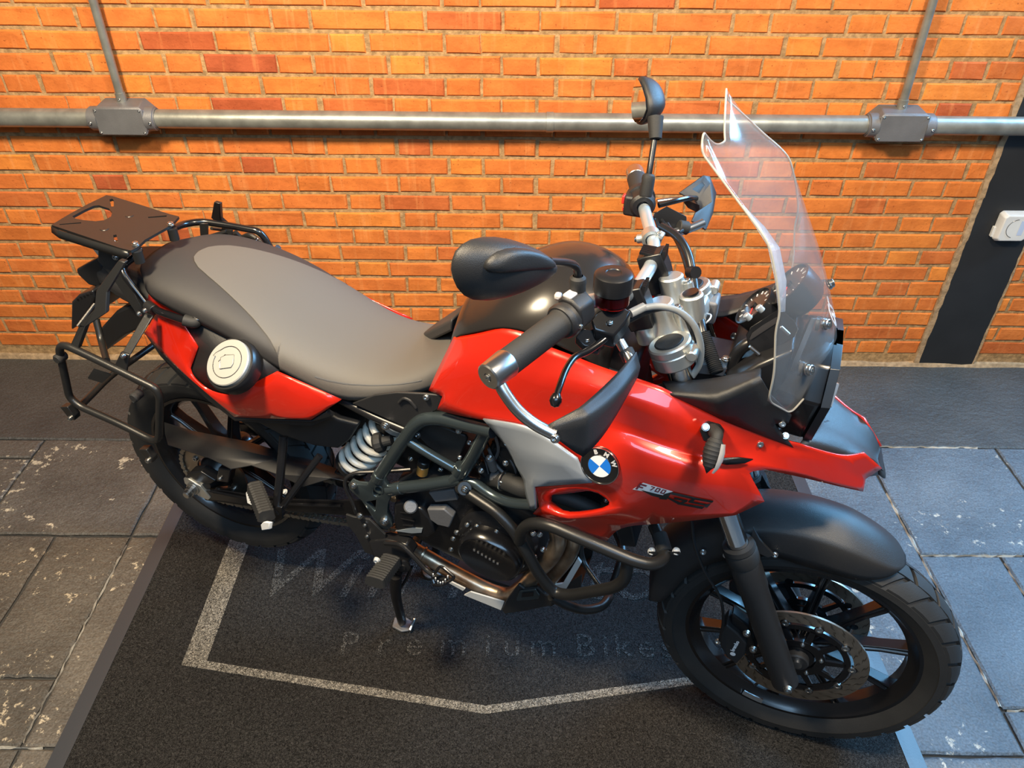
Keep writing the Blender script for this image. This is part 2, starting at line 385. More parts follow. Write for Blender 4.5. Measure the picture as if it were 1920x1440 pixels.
# ------------------------------------------------------------------ setting: floor
def slate(name, c1, c2, chip, rough, chips=.62):
    m = bpy.data.materials.new(name); m.use_nodes = True; nt = m.node_tree; n = nt.nodes; L = nt.links.new; b = n['Principled BSDF']
    ge = n.new('ShaderNodeNewGeometry'); oi = n.new('ShaderNodeObjectInfo')
    t = n.new('ShaderNodeTexNoise'); t.inputs['Scale'].default_value = 5; t.inputs['Detail'].default_value = 9; t.inputs['Roughness'].default_value = .6; L(ge.outputs['Position'], t.inputs['Vector'])
    r = n.new('ShaderNodeValToRGB'); r.color_ramp.elements[0].position = .35; r.color_ramp.elements[1].position = .66
    r.color_ramp.elements[0].color = (*c1, 1); r.color_ramp.elements[1].color = (*c2, 1); L(t.outputs[0], r.inputs[0])
    t2 = n.new('ShaderNodeTexNoise'); t2.inputs['Scale'].default_value = 26; t2.inputs['Detail'].default_value = 10; t2.inputs['Roughness'].default_value = .72; L(ge.outputs['Position'], t2.inputs['Vector'])
    t3 = n.new('ShaderNodeTexNoise'); t3.inputs['Scale'].default_value = 3.2; t3.inputs['Detail'].default_value = 3; L(ge.outputs['Position'], t3.inputs['Vector'])
    ad = n.new('ShaderNodeMath'); ad.operation = 'MULTIPLY_ADD'; L(t3.outputs[0], ad.inputs[0]); ad.inputs[1].default_value = .5; L(t2.outputs[0], ad.inputs[2])
    sb = n.new('ShaderNodeMath'); sb.operation = 'SUBTRACT'; L(ad.outputs[0], sb.inputs[0]); sb.inputs[1].default_value = .25
    r2 = n.new('ShaderNodeValToRGB'); r2.color_ramp.elements[0].position = chips; r2.color_ramp.elements[1].position = chips+.03
    r2.color_ramp.elements[0].color = (0, 0, 0, 1); r2.color_ramp.elements[1].color = (1, 1, 1, 1); L(sb.outputs[0], r2.inputs[0])
    mx = n.new('ShaderNodeMix'); mx.data_type = 'RGBA'; L(r2.outputs[0], mx.inputs[0]); L(r.outputs[0], mx.inputs[6]); mx.inputs[7].default_value = (*chip, 1)
    t6 = n.new('ShaderNodeTexNoise'); t6.inputs['Scale'].default_value = 170; t6.inputs['Detail'].default_value = 4; L(ge.outputs['Position'], t6.inputs['Vector'])
    r6 = n.new('ShaderNodeValToRGB'); r6.color_ramp.elements[0].position = .35; r6.color_ramp.elements[1].position = .65
    r6.color_ramp.elements[0].color = (.72, .72, .72, 1); r6.color_ramp.elements[1].color = (1.25, 1.25, 1.25, 1); L(t6.outputs[0], r6.inputs[0])
    m6 = n.new('ShaderNodeMix'); m6.data_type = 'RGBA'; m6.blend_type = 'MULTIPLY'; m6.inputs[0].default_value = 1; L(mx.outputs[2], m6.inputs[6]); L(r6.outputs[0], m6.inputs[7])
    L(m6.outputs[2], b.inputs['Base Color']); b.inputs['Roughness'].default_value = rough; b.inputs['Specular IOR Level'].default_value = .55
    t5 = n.new('ShaderNodeTexNoise'); t5.inputs['Scale'].default_value = 45; t5.inputs['Detail'].default_value = 8; L(ge.outputs['Position'], t5.inputs['Vector'])
    bp = n.new('ShaderNodeBump'); t5.inputs['Roughness'].default_value = .62; bp.inputs['Strength'].default_value = .8; bp.inputs['Distance'].default_value = .010; L(t5.outputs[0], bp.inputs['Height']); L(bp.outputs[0], b.inputs['Normal']); return m
SLATE = slate('slate_slab', (.070, .084, .098), (.112, .132, .150), (.42, .38, .31), .46, .645)
SLATEL = slate('brown_slate', (.058, .052, .044), (.098, .088, .074), (.42, .36, .26), .5, .615)
SLATEC = slate('chipped_slate', (.072, .064, .055), (.13, .115, .095), (.45, .39, .29), .5, .59)
CONC = slate('dark_concrete', (.042, .041, .038), (.060, .058, .053), (.22, .21, .19), .5, .74)
GROUT = mat('dark_grout', (.035, .034, .032), .9, bump=.8, bscale=120, coords='Object')
CHALK = mat('joint_mortar', (.40, .37, .31), .9, bump=1, bscale=150)
fl = part('floor', M().box((0, .82, -.04), (6.4, 3.66, .06)), GROUT, kind='structure', flat=True)
def slab(x0, x1, y0, y1, material=SLATE, name='slab', g=.004, dz=0, steps=9):
    """one stone: ragged chamfered edge round a nearly flat top"""
    x0 += g; x1 -= g; y0 += g; y1 -= g; out = []
    for a, c in (((x0, y0), (x1, y0)), ((x1, y0), (x1, y1)), ((x1, y1), (x0, y1)), ((x0, y1), (x0, y0))):
        for i in range(steps):
            t = i/steps; j = 0 if i == 0 else _rng.uniform(-.0025, .0025)
            nx, ny = (c[1]-a[1]), -(c[0]-a[0]); q = math.hypot(nx, ny); out.append((a[0]+(c[0]-a[0])*t+nx/q*j, a[1]+(c[1]-a[1])*t+ny/q*j))
    cx, cy = (x0+x1)/2, (y0+y1)/2; w, h = x1-x0, y1-y0; m = M()
    A = m.vs([V3((x, y, -.015)) for x, y in out]); D = m.vs([V3((x, y, -.004+dz)) for x, y in out])
    E_ = m.vs([V3((cx+(x-cx)*(1-.012/w), cy+(y-cy)*(1-.012/h), _rng.uniform(-.0006, .0006)+dz)) for x, y in out]); n = len(A)
    for i in range(n): k = (i+1) % n; m.f([A[i], A[k], D[k], D[i]]); m.f([D[i], D[k], E_[k], E_[i]])
    m.f(E_); return part(name, m, material, fl, flat=True)
slab(-3.1, 3.1, 2.137, 2.66, CONC, 'concrete_strip', g=0, steps=20)
for a in ((1.279, 1.762, 1.628, 2.137), (1.762, 2.6, 1.93, 2.137), (1.762, 2.6, 1.628, 1.93), (1.279, 1.528, 1.11, 1.628), (1.528, 2.5, 1.11, 1.628), (1.279, 2.4, .35, 1.11),
          (.62, 1.279, .988, 2.137), (.62, 1.279, .3, .988), (-.95, -.1, 1.6, 2.137), (-.1, .62, 1.7, 2.137), (-.95, .62, .3, 1.6), (2.4, 3.2, .35, 1.11), (2.5, 3.2, 1.11, 2.137), (.62, 1.9, -1.0, .3), (1.9, 3.2, -1.0, .35), (-.95, .62, -1.0, .3)):
    slab(*a)
for a in ((-1.70, -1.206, 1.678, 2.137), (-2.6, -1.70, 1.678, 2.036), (-2.6, -1.70, 2.036, 2.137), (-1.446, -1.206, 1.178, 1.678), (-2.4, -1.446, 1.178, 1.678), (-2.3, -1.206, .988, 1.178), (-2.3, -1.206, .3, .988), (-2.4, -1.206, -1.0, .3), (-3.2, -2.4, .3, 1.678), (-3.2, -2.6, 1.678, 2.137), (-3.2, -2.4, -1.0, .3)):
    slab(*a, material=SLATEL, dz=_rng.uniform(-.001, .001))
for a in ((-1.206, -.95, 1.678, 2.137), (-1.206, -.95, .988, 1.678), (-1.206, -.95, .3, .988), (-1.206, -.95, -1.0, .3)): slab(*a, material=SLATEC)
# pale mortar squeezed up in the joints
def joint(pts, w, name='joint_mortar'):
    m = M(); rows = []
    for a, c in zip(pts[:-1], pts[1:]):
        a = V3((*a, 0)); c = V3((*c, 0)); n = max(2, int((c-a).length/.02)); t = (c-a).normalized(); s = V3((-t.y, t.x, 0))
        for i in range(n):
            p = a+(c-a)*i/n; k = w*max(.12, _rng.uniform(-.35, 1)); o = s*_rng.uniform(-.003, .003)
            rows.append([p+o-s*k+V3((0, 0, -.006)), p+o+V3((0, 0, .0008)), p+o+s*k+V3((0, 0, -.006))])
    part(name, m.grid(rows), CHALK, fl, flat=True)
joint([(1.279, 1.12), (1.279, 1.92)], .011); joint([(1.279, 1.628), (1.62, 1.628)], .006); joint([(1.285, 2.137), (1.72, 2.137)], .006); joint([(1.528, 1.2), (1.528, 1.62)], .004)
joint([(1.29, 1.11), (1.6, 1.11)], .006); joint([(-1.206, 1.0), (-1.206, 1.66)], .004); joint([(-2.0, .988), (-1.13, .988)], .005)
# ------------------------------------------------------------------ floor mat
MX0, MX1, MY0, MY1 = -1.118, 1.018, .42, 2.04
def coil(name, c1, c2, cut=.5):
    m = bpy.data.materials.new(name); m.use_nodes = True; nt = m.node_tree; n = nt.nodes; L = nt.links.new; b = n['Principled BSDF']
    tc = n.new('ShaderNodeTexCoord'); t = n.new('ShaderNodeTexNoise'); t.inputs['Scale'].default_value = 210; t.inputs['Detail'].default_value = 2.5; t.inputs['Distortion'].default_value = 1.6; L(tc.outputs['Object'], t.inputs['Vector'])
    r = n.new('ShaderNodeValToRGB'); r.color_ramp.elements[0].position = cut-.13; r.color_ramp.elements[1].position = cut+.13
    r.color_ramp.elements[0].color = (*c1, 1); r.color_ramp.elements[1].color = (*c2, 1); L(t.outputs[0], r.inputs[0]); L(r.outputs[0], b.inputs['Base Color'])
    b.inputs['Roughness'].default_value = .75; b.inputs['Specular IOR Level'].default_value = .18
    bp = n.new('ShaderNodeBump'); bp.inputs['Strength'].default_value = 1; bp.inputs['Distance'].default_value = .006; L(t.outputs[0], bp.inputs['Height']); L(bp.outputs[0], b.inputs['Normal']); return m
COIL = coil('black_coil_vinyl', (.004, .004, .004), (.042, .040, .038))
COILG = coil('grey_coil_vinyl', (.03, .028, .025), (.36, .33, .28), .52)
COILW = coil('worn_grey_coil_vinyl', (.006, .006, .006), (.15, .145, .135), .56)
MATB = mat('mat_border_vinyl', (.040, .043, .050), .42, bump=.15, bscale=200)
mt = thing('floor_mat', 'large black coil vinyl mat with a printed grey shield outline, under the motorcycle', 'mat', ((MX0+MX1)/2, (MY0+MY1)/2, 0))
mo = V3((-(MX0+MX1)/2, -(MY0+MY1)/2, 0))
bw = .048
def ringpts(i, z): return [V3((MX0+i, MY0+i, z))+mo, V3((MX1-i, MY0+i, z))+mo, V3((MX1-i, MY1-i, z))+mo, V3((MX0+i, MY1-i, z))+mo]
m = M(); R = [m.vs(ringpts(i, z)) for i, z in ((0, .001), (0, .003), (.030, .0105), (bw, .0115), (bw, .002))]
for A, D in zip(R[:-1], R[1:]):
    for k in range(4): m.f([A[k], A[(k+1) % 4], D[(k+1) % 4], D[k]])
part('border', m, MATB, mt)
part('coil_field', M().box(V3((0, 0, .006)), (MX1-MX0-2*bw+.004, MY1-MY0-2*bw+.004, .008)), COIL, mt, flat=True)
def matp(x, y, z=.0104): return V3((x, y, z))+mo
def strip(pts, w0, material=COILG):
    m = M()
    for q in pts: m.prism([matp(*p) for p in q], (0, 0, .0009))
    part('printed_outline', m, material, mt, flat=True)
xm = -.062
strip([[(-.882, 1.212), (-.818, 1.225), (-.818, 1.79), (-.882, 1.79)], [(-.882, 1.212), (xm, 1.080), (xm, 1.103), (-.818, 1.225)],
       [(xm, 1.080), (.758, 1.212), (.694, 1.225), (xm, 1.103)], [(.694, 1.225), (.758, 1.212), (.758, 1.79), (.694, 1.79)]], 0)
I3 = Matrix.Identity(3)
def mat_text(s, x, y, size, **k):
    lettering('printed_lettering', s, size, Matrix.Translation(matp(x, y, .0108)), COILW, mt, depth=.0009, res=3, **k)
def mat_letters(s, xs, y, size, **k):
    for ch, x in zip(s, xs):
        if ch != ' ': lettering('printed_letter', ch, size, Matrix.Translation(matp(x, y, .0108)), COILW, mt, depth=.0009, res=3, align='LEFT', kind=None, **k)
mat_letters('PremiumBikes', (-.470, -.368, -.288, -.196, -.072, -.020, .052, .178, .252, .286, .350, .412), 1.250, .104)
mat_letters('WillMotos', (-.775, -.520, -.440, -.360, -.205, .065, .200, .290, .425), 1.440, .262, shear=.30)
# ------------------------------------------------------------------ conduit on the wall
PY = 2.60; PR = .0305; PZ = 1.0155
LX, RX = -1.300, 1.282
def hpipe(name, label, x0, x1, coup=None):
    t = thing(name, label, 'pipe', ((x0+x1)/2, PY, PZ), group=None); o = V3(((x0+x1)/2, PY, PZ))
    part('tube', M().cyl(V3((x0, PY, PZ))-o, V3((x1, PY, PZ))-o, PR, 32), GALV, t)
    if coup: part('clip', M().cyl(V3((coup-.012, PY, PZ))-o, V3((coup+.012, PY, PZ))-o, PR+.0022, 32), GALV, t)
    for cx in (x0+.22*(x1-x0), x0+.78*(x1-x0)): part('wall_clamp', M().box(V3((cx, PY+.038, PZ))-o, (.02, .028, .03)), GALV, t)
    return t
hpipe('conduit_pipe', 'thick grey steel pipe along the brick wall, left of the left junction box', -2.5, LX-.097)
hpipe('conduit_pipe', 'long thick grey steel pipe on the brick wall between the two junction boxes', LX+.097, RX-.097, .1185)
hpipe('conduit_pipe', 'thick grey steel pipe right of the right junction box, crossing the black pillar', RX+.097, 2.5)
def vpipe(x, label, x_top):
    t = thing('conduit_riser', label, 'pipe', (x, 2.618, 1.06))
    part('tube', M().cyl((0, 0, .0), (x_top-x, 0, .9), .0135, 20), GALV, t); part('coupling', M().cyl((0, 0, -.004), (0, 0, .035), .0165, 20), GALV, t)
    bolt(V3((0, -.0165, .016)), (0, -1, 0), .0035, t); part('wall_clamp', M().box((0, .02, .5), (.016, .03, .02)), GALV, t)
vpipe(LX, 'thin grey vertical pipe rising from the left junction box', LX); vpipe(RX, 'thin mottled grey vertical pipe rising from the right junction box', RX-.006)
def jbox(x, label):
    t = thing('junction_box', label, 'junction box', (x, PY, PZ)); w, h = .082, .046
    def rr(w, h, c, y): return [V3((-w+c, y, -h)), V3((w-c, y, -h)), V3((w, y, -h+c)), V3((w, y, h-c)), V3((w-c, y, h)), V3((-w+c, y, h)), V3((-w, y, h-c)), V3((-w, y, -h+c))]
    part('body', M().loft([rr(w+.012, h+.008, .028, .047), rr(w+.010, h+.006, .026, .01), rr(w, h, .012, -.028)]), CASTG, t, bevel=.003)
    part('cover', M().loft([rr(w-.001, h-.001, .006, -.0285), rr(w-.001, h-.001, .006, -.033), rr(w-.004, h-.004, .005, -.036)]), CASTG, t, bevel=.001)
    for sx in (-1, 1):
        for sz in (-1, 1): bolt(V3((sx*(w-.010), -.0355, sz*(h-.010))), (0, -1, 0), .0035, t, name='cover_screw')
        part('collar', M().lathe((sx*.078, 0, 0), (sx, 0, 0), [(PR+.001, 0), (PR+.009, 0), (PR+.008, .028), (PR+.0035, .030), (PR+.0035, .034), (PR+.001, .034)], 32, closed=True), CASTG, t)
        bolt(V3((sx*.098, -PR-.008, -.004)), (0, -1, 0), .0045, t, name='set_screw')
    return t
jbox(LX, 'grey cast junction box at the left end of the long pipe'); jbox(RX, 'grey cast junction box on the right, near the black pillar')
# white bell box on the pillar
WPL = mat('white_plastic', (.62, .63, .62), .4, var=.15, vscale=9); PALEB = mat('pale_blue_print', (.42, .50, .66), .4); INK = mat('blue_ink', (.05, .10, .35), .4)
bx = thing('bell_box', 'white plastic bell box with a round line on its face, on the black pillar', 'bell', (1.825, WY-.005, .640))
def rq(w, h, c, y): return [V3((-w+c, y, -h)), V3((w-c, y, -h)), V3((w, y, -h+c)), V3((w, y, h-c)), V3((w-c, y, h)), V3((-w+c, y, h)), V3((-w, y, h-c)), V3((-w, y, -h+c))]
part('housing', M().loft([rq(.058, .056, .010, .0), rq(.058, .056, .010, -.020), rq(.050, .049, .010, -.036)]), WPL, bx, bevel=.003)
part('side_clip', M().box((-.059, -.008, -.024), (.012, .014, .040)), WPL, bx, bevel=.002)
part('grille_line', M().tube([V3((.004+.036*math.cos(a), -.0365, .036*math.sin(a))) for a in [rad(95+10*i) for i in range(17)]], .0009, 6, bend=0), DECK, bx)
part('label_patch', M().prism([V3((.012, -.0362, -.026)), V3((.03, -.0362, -.026)), V3((.03, -.0362, .03)), V3((.012, -.0362, .03))], (0, -.0004, 0)), PALEB, bx, flat=True)
# ================================================================== MOTORCYCLE
bike = thing('motorcycle', 'red and black adventure motorcycle with clear windscreen, parked on its stand on the black mat', 'motorcycle', C0, HEAD)
FA = P(1.562, 0, .329); RA = P(.014, 0, .396); YL = V3((0, 1, 0)); W = V3((0, -1, 0))   # W points right, to the viewer
# ---------------------------------------------------------------- wheels
def tyre_mesh(c, R, hw, rf, n, nb, seed):
    m = M(); g = .0065
    def rr(h): return R-.024*(abs(h)/hw)**2.3
    hs = [hw*q for q in (-1, -.8, -.6, -.35, 0, .35, .6, .8, 1)]
    prof = [(rf-.004, -hw*.62), (rf+.012, -hw*.84), (rf+.030, -hw*.99), (R-.045, -hw*1.02), (R-.031, -hw*1.0)]
    prof += [(rr(h)-g, h) for h in hs]
    prof += [(R-.031, hw*1.0), (R-.045, hw*1.02), (rf+.030, hw*.99), (rf+.012, hw*.84), (rf-.004, hw*.62)]
    m.lathe(c, YL, prof, n, ref=(1, 0, 0))
    for i in range(nb):
        for (h0, h1, sk, wd, off) in ((-.99, -.36, -.55, .80, 0), (-.31, .31, .18, .82, .5), (.36, .99, .55, .80, .25)):
            cols = []
            K = 4
            for k in range(K+1):
                h = hw*(h0+(h1-h0)*k/K); a0 = (i+off+sk*(k/K-.5))*2*math.pi/nb; wa = wd*math.pi/nb
                cols.append((h, a0-wa, a0+wa))
            def pt(h, a, dr): r = rr(h)+dr; return V3(c)+V3((math.cos(a)*r, h, math.sin(a)*r))
            top = [[pt(h, a, .0) for h, a, _ in cols], [pt(h, (a+b_)/2, .0006) for h, a, b_ in cols], [pt(h, b_, .0) for h, _, b_ in cols]]
            bot = [[pt(h, a-.004, -g-.002) for h, a, _ in cols], [pt(h, b_+.004, -g-.002) for h, _, b_ in cols]]
            T = [m.vs(r) for r in top]; Q = [m.vs(r) for r in bot]
            for r0, r1 in ((Q[0], T[0]), (T[0], T[1]), (T[1], T[2]), (T[2], Q[1])):
                for k in range(K): m.f([r0[k], r0[k+1], r1[k+1], r1[k]])
            m.f([Q[0][0], T[0][0], T[1][0], T[2][0], Q[1][0]]); m.f([Q[0][K], T[0][K], T[1][K], T[2][K], Q[1][K]])
    return m
def holed_ring(c, r0, r1, th, n, radii, hr):
    """flat ring with drilled holes, as sectors of quads round each hole"""
    m = M(); K = len(radii)
    edges = [r0]+[(radii[i]+radii[i+1])/2 for i in range(K-1)]+[r1]
    for side in (-th/2, th/2):
        for s in range(n):
            for k in range(K):
                ph = (k*.5) % 1
                a0, a1 = (s+ph)*2*math.pi/n, (s+1+ph)*2*math.pi/n; am = (a0+a1)/2; ra, rb = edges[k], edges[k+1]; rm = (ra+rb)/2
                def q(r, a): return V3((r*math.cos(a), side, r*math.sin(a)))+V3(c)
                outer = [q(ra, a0), q(ra, am), q(ra, a1), q(rm, a1), q(rb, a1), q(rb, am), q(rb, a0), q(rm, a0)]
                hc = radii[k]; e1 = V3((math.cos(am), 0, math.sin(am))); e2 = V3((-math.sin(am), 0, math.cos(am)))
                inner = [q(hc, am)+hr*(math.cos(t)*e1+math.sin(t)*e2) for t in [rad(225+45*i) for i in range(8)]]
                O = m.vs(outer); I_ = m.vs(inner)
                for i in range(8): m.f([O[i], O[(i+1) % 8], I_[(i+1) % 8], I_[i]])
                if side < 0:
                    J = m.vs([p+V3((0, th, 0)) for p in inner])
                    for i in range(8): m.f([I_[i], I_[(i+1) % 8], J[(i+1) % 8], J[i]])
    m.lathe(c, YL, [(r1, -th/2), (r1, th/2)], n*2, ref=(1, 0, 0)); m.lathe(c, YL, [(r0, -th/2), (r0, th/2)], n*2, ref=(1, 0, 0))
    return m
def wheel(name, c, R, hw, rf, rw, ph, seed):
    prof = [(rf, -rw), (rf, -rw+.006), (rf-.012, -rw+.012), (rf-.020, -.012), (rf-.020, .012), (rf-.012, rw-.012), (rf, rw-.006), (rf, rw), (rf-.008, rw), (rf-.013, rw-.006),
            (rf-.019, rw-.014), (rf-.030, .014), (rf-.030, -.014), (rf-.019, -rw+.014), (rf-.013, -rw+.006), (rf-.008, -rw)]
    w_ = part(name, M().lathe(c, YL, prof, 72, closed=True, ref=(1, 0, 0)), BLKG, bike)
    part('tyre', tyre_mesh(c, R, hw, rf, 96, 30, seed), TYRE, w_, angle=28)
    part('hub', M().lathe(c, YL, [(.016, -.062), (.036, -.062), (.040, -.05), (.034, -.03), (.034, .03), (.040, .05), (.036, .062), (.016, .062)], 28, closed=True), BLKG, w_)
    for k in range(10):
        a = ph+k*2*math.pi/10; e = V3((math.cos(a), 0, math.sin(a))); t = V3((-math.sin(a), 0, math.cos(a))); m = M()
        secs = []
        for r, wd, dp, gr in ((.030, .012, .024, .004), (.10, .0095, .016, .006), (.17, .0085, .013, .006), (rf-.024, .0105, .015, .004)):
            o = V3(c)+e*r
            secs.append([o+t*x+YL*y for x, y in ((-wd, -dp), (-wd*.45, -dp), (0, -dp+gr), (wd*.45, -dp), (wd, -dp), (wd, dp), (wd*.45, dp), (0, dp-gr), (-wd*.45, dp), (-wd, dp))])
        part('spoke', m.loft(secs), BLKG, w_, bevel=.0015)
    return w_
fw = wheel('front_wheel', FA, .329, .055, .2555, .037, rad(16), 1)
rw_ = wheel("rear_wheel", RA, .314, .070, .2300, .050, rad(40), 2)
part('valve_stem', M().cyl(FA+V3((math.cos(rad(-104))*.225, -.008, math.sin(rad(-104))*.225)), FA+V3((math.cos(rad(-104))*.195, -.014, math.sin(rad(-104))*.195)), .0035, 10), STEEL, fw)
part('balance_weight', M().prism([FA+V3((math.cos(a)*.243, -.0385, math.sin(a)*.243)) for a in [rad(-98-3*i) for i in range(5)]]+[FA+V3((math.cos(a)*.233, -.034, math.sin(a)*.233)) for a in [rad(-110+3*i) for i in range(5)]], (0, -.003, 0)), STEEL, fw)
for sd in (1, -1):
    c = FA+W*(.060*sd)
    part('brake_disc', holed_ring(c, .118, .150, .0048, 30, (.1275, .140), .0036), DISCM, fw, angle=30)
    m = M()
    m.lathe(c, YL, [(.098, -.003), (.112, -.003), (.112, .003), (.098, .003)], 60, closed=True); m.lathe(c, YL, [(.040, -.004), (.060, -.004), (.060, .004), (.040, .004)], 40, closed=True)
    for k in range(10):
        a = k*2*math.pi/10+.12; e = V3((math.cos(a), 0, math.sin(a))); t = V3((-math.sin(a), 0, math.cos(a)))
        m.prism([c+e*.055+t*.009+W*.003, c+e*.102+t*.006+W*.003+t*.008, c+e*.102-t*.006+W*.003+t*.008, c+e*.055-t*.007+W*.003], -W*.006)
        m.lathe(c+e*.117, W, [(.0095, -.003), (.0095, .003), (0, .003)], 14)
    part('disc_carrier', m, BLKG, fw)
    for k in range(10):
        a = k*2*math.pi/10+.12; e = V3((math.cos(a), 0, math.sin(a)))
        part('disc_button', M().lathe(c+e*.115, W*sd, [(.0085, .002), (.0085, .0048), (.0045, .0052), (.004, .003), (0, .003)], 16), STEEL, fw)
    for k in range(5): bolt(c+V3((math.cos(k*1.2566+.3)*.051, -.004*sd, math.sin(k*1.2566+.3)*.051)), W*sd, .0042, fw)
# ---------------------------------------------------------------- fork
FT = B(1258, 652, .105); FB = B(1474, 1283, .105); FD = (FB-FT).normalized(); FL = (FB-FT).length
def on_fork(v_, w=.105):                     # point of the fork axis seen at image row v_
    lo, hi = -.2, 1.2
    for _ in range(40):
        mid = (lo+hi)/2; p = FT+FD*FL*mid; q = C0+p.x*AX-p.y*RT*(-1)*-1 if False else C0+p.x*AX+(-p.y)*RT+V3((0, 0, p.z))
        lo, hi = (mid, hi) if project(q)[1] < v_ else (lo, mid)
    p = FT+FD*FL*lo; return V3((p.x, -w, p.z))
def fork_at(d, w=0): p = FT+FD*d; return V3((p.x, -w, p.z))
for sd in (1, -1):
    def F_(v_): p = on_fork(v_); return p if sd > 0 else flip(p)
    leg = part('fork_leg', M().lathe(F_(1052), FD, [(0, 0), (.0305, 0), (.0325, .006), (.0325, .07), (.0300, .085), (.0295, (F_(1283)-F_(1052)).length-.03), (.030, (F_(1283)-F_(1052)).length-.012), (.022, (F_(1283)-F_(1052)).length), (0, (F_(1283)-F_(1052)).length)], 28), BLK, bike)
    part('dust_seal', M().lathe(F_(1018), FD, [(.022, 0), (.032, .002), (.034, .012), (.032, .016), (.034, .020), (.034, .046), (.0325, .05), (.022, .05)], 28, closed=True), RUB, leg)
    part('fork_tube', M().cyl(F_(648), F_(1060), .0215, 28), CHROME, leg)
    part('fork_cap', M().lathe(fork_at(-.0145, .105*sd), FD, [(0, 0), (.0245, 0), (.0258, .0015), (.0258, .02)], 28), RUB, leg)
    if sd > 0: bolt(F_(1268)+W*.029+V3((.012, 0, 0)), W, .0085, leg); part('axle_clamp', M().cyl(FA+W*.055, FA+W*.078, .026, 20, ch=.003), BLK, leg); part('axle_end', M().cyl(FA+W*.05, FA+W*.084, .0115, 20), STEEL, leg)
YF = FD.cross(YL).normalized()               # forward, square to the fork
if YF.x < 0: YF = -YF
for sd in (1, -1):
    m = M(); m.lathe(fork_at(-.012, .105*sd), FD, [(.0265, 0), (.036, 0), (.0385, .003), (.0385, .014), (.037, .016), (.0385, .018), (.0385, .040), (.036, .043), (.0265, .043)], 32, closed=True)
    if sd > 0: yoke = part('upper_fork_clamp', m, ALU, bike)
    else: part('clamp_ring', m, ALU, yoke)
def plate(dtop, thick, outline, name, material, parent, bev=.004):
    """plate square to the fork; outline in (forward, right)"""
    pts = [fork_at(dtop)+YF*a-YL*b_ for a, b_ in outline]
    return part(name, M().prism(pts, FD*thick), material, parent, bevel=bev, seg=3)
plate(.004, .030, [(.035, .085), (.022, .10), (-.02, .10), (-.034, .085), (-.052, .045), (-.060, 0), (-.052, -.045), (-.034, -.085), (-.02, -.10), (.022, -.10), (.035, -.085), (.030, -.03), (.030, .03)], 'clamp_bridge', ALU, yoke, .006)
for sd in (1, -1):
    bolt(fork_at(.008, .105*sd)+YF*.041-YL*.012*sd, V3((.3, -sd, .1)), .0055, yoke)
    part('clamp_lug', M().cyl(fork_at(.008, .105*sd)+YF*.040, fork_at(.008, .105*sd)+YF*.040-YL*.03*sd, .010, 16, ch=.002), ALU, yoke)
    pb, pt_ = fork_at(.012)-YF*.022-YL*.048*sd, fork_at(-.066)-YF*.012-YL*.050*sd
    part('clamp_post', M().lathe(pb, pt_-pb, [(0, 0), (.040, 0), (.034, .018), (.0265, .034), (.0235, .050), (.0235, (pt_-pb).length-.003), (.020, (pt_-pb).length), (0, (pt_-pb).length)], 28), ALU, yoke); bolt(pt_+YF*.026+FD*.02, -FD, .007, yoke)
    part('post_rib', M().tube([pb+YF*.034, pt_+YF*.026+FD*.02], .0105, 12, bend=0), ALU, yoke)
part('steering_nut', M().cyl(fork_at(.004)-YF*.030, fork_at(-.02)-YF*.030, .019, 24, ch=.003), ALU, yoke)
part('ignition_barrel', M().cyl(fork_at(.012)+YF*.02, fork_at(-.045)+YF*.03, .022, 24, ch=.003), ALU, yoke)
part('ignition_lock', M().cyl(fork_at(-.045)+YF*.03, fork_at(-.049)+YF*.03, .015, 24), BLKG, yoke)
part('lower_fork_clamp', M().prism([fork_at(.20)+YF*a-YL*b_ for a, b_ in ((.04, .13), (-.04, .13), (-.06, 0), (-.04, -.13), (.04, -.13), (.035, 0))], FD*.035), BLKS, bike, bevel=.006)
# ---------------------------------------------------------------- handlebar
hb = [B(925, 700, .43), B(1062, 597, .275), B(1098, 566, .215), B(1160, 557, .115), B(1190, 548, .055), B(1223, 495, -.055), B(1228, 462, -.115), B(1210, 400, -.25), B(1192, 330, -.42)]
bar = part('handlebar', M().tube(hb, .0125, 18, bend=.035), BARALU, bike)
gd = (hb[1]-hb[0]).normalized(); gl = (hb[1]-hb[0]).length
part('bar_end', M().lathe(hb[0]-gd*.012, gd, [(0, .004), (.006, .004), (.007, 0), (.0185, 0), (.0205, .002), (.0225, .040), (.021, .043), (0, .043)], 28), STEEL, bar)
bolt(hb[0]-gd*.010, -gd, .005, bar)
part('grip', M().lathe(hb[0]+gd*.030, gd, [(0, 0), (.0205, 0), (.0215, .003), (.0215, .118), (.0235, .122), (.0275, .124), (.0275, .131), (.018, .132)], 28), RUB, bar)
gd2 = (hb[7]-hb[8]).normalized()
part('bar_end', M().cyl(hb[8]-gd2*.025, hb[8]+gd2*.016, .020, 24, r2=.021, ch=.003), STEEL, bar)
part('grip', M().lathe(hb[8]+gd2*.015, gd2, [(0, 0), (.0205, 0), (.0205, .115), (.027, .12), (.027, .127), (.018, .128)], 28), RUB, bar)
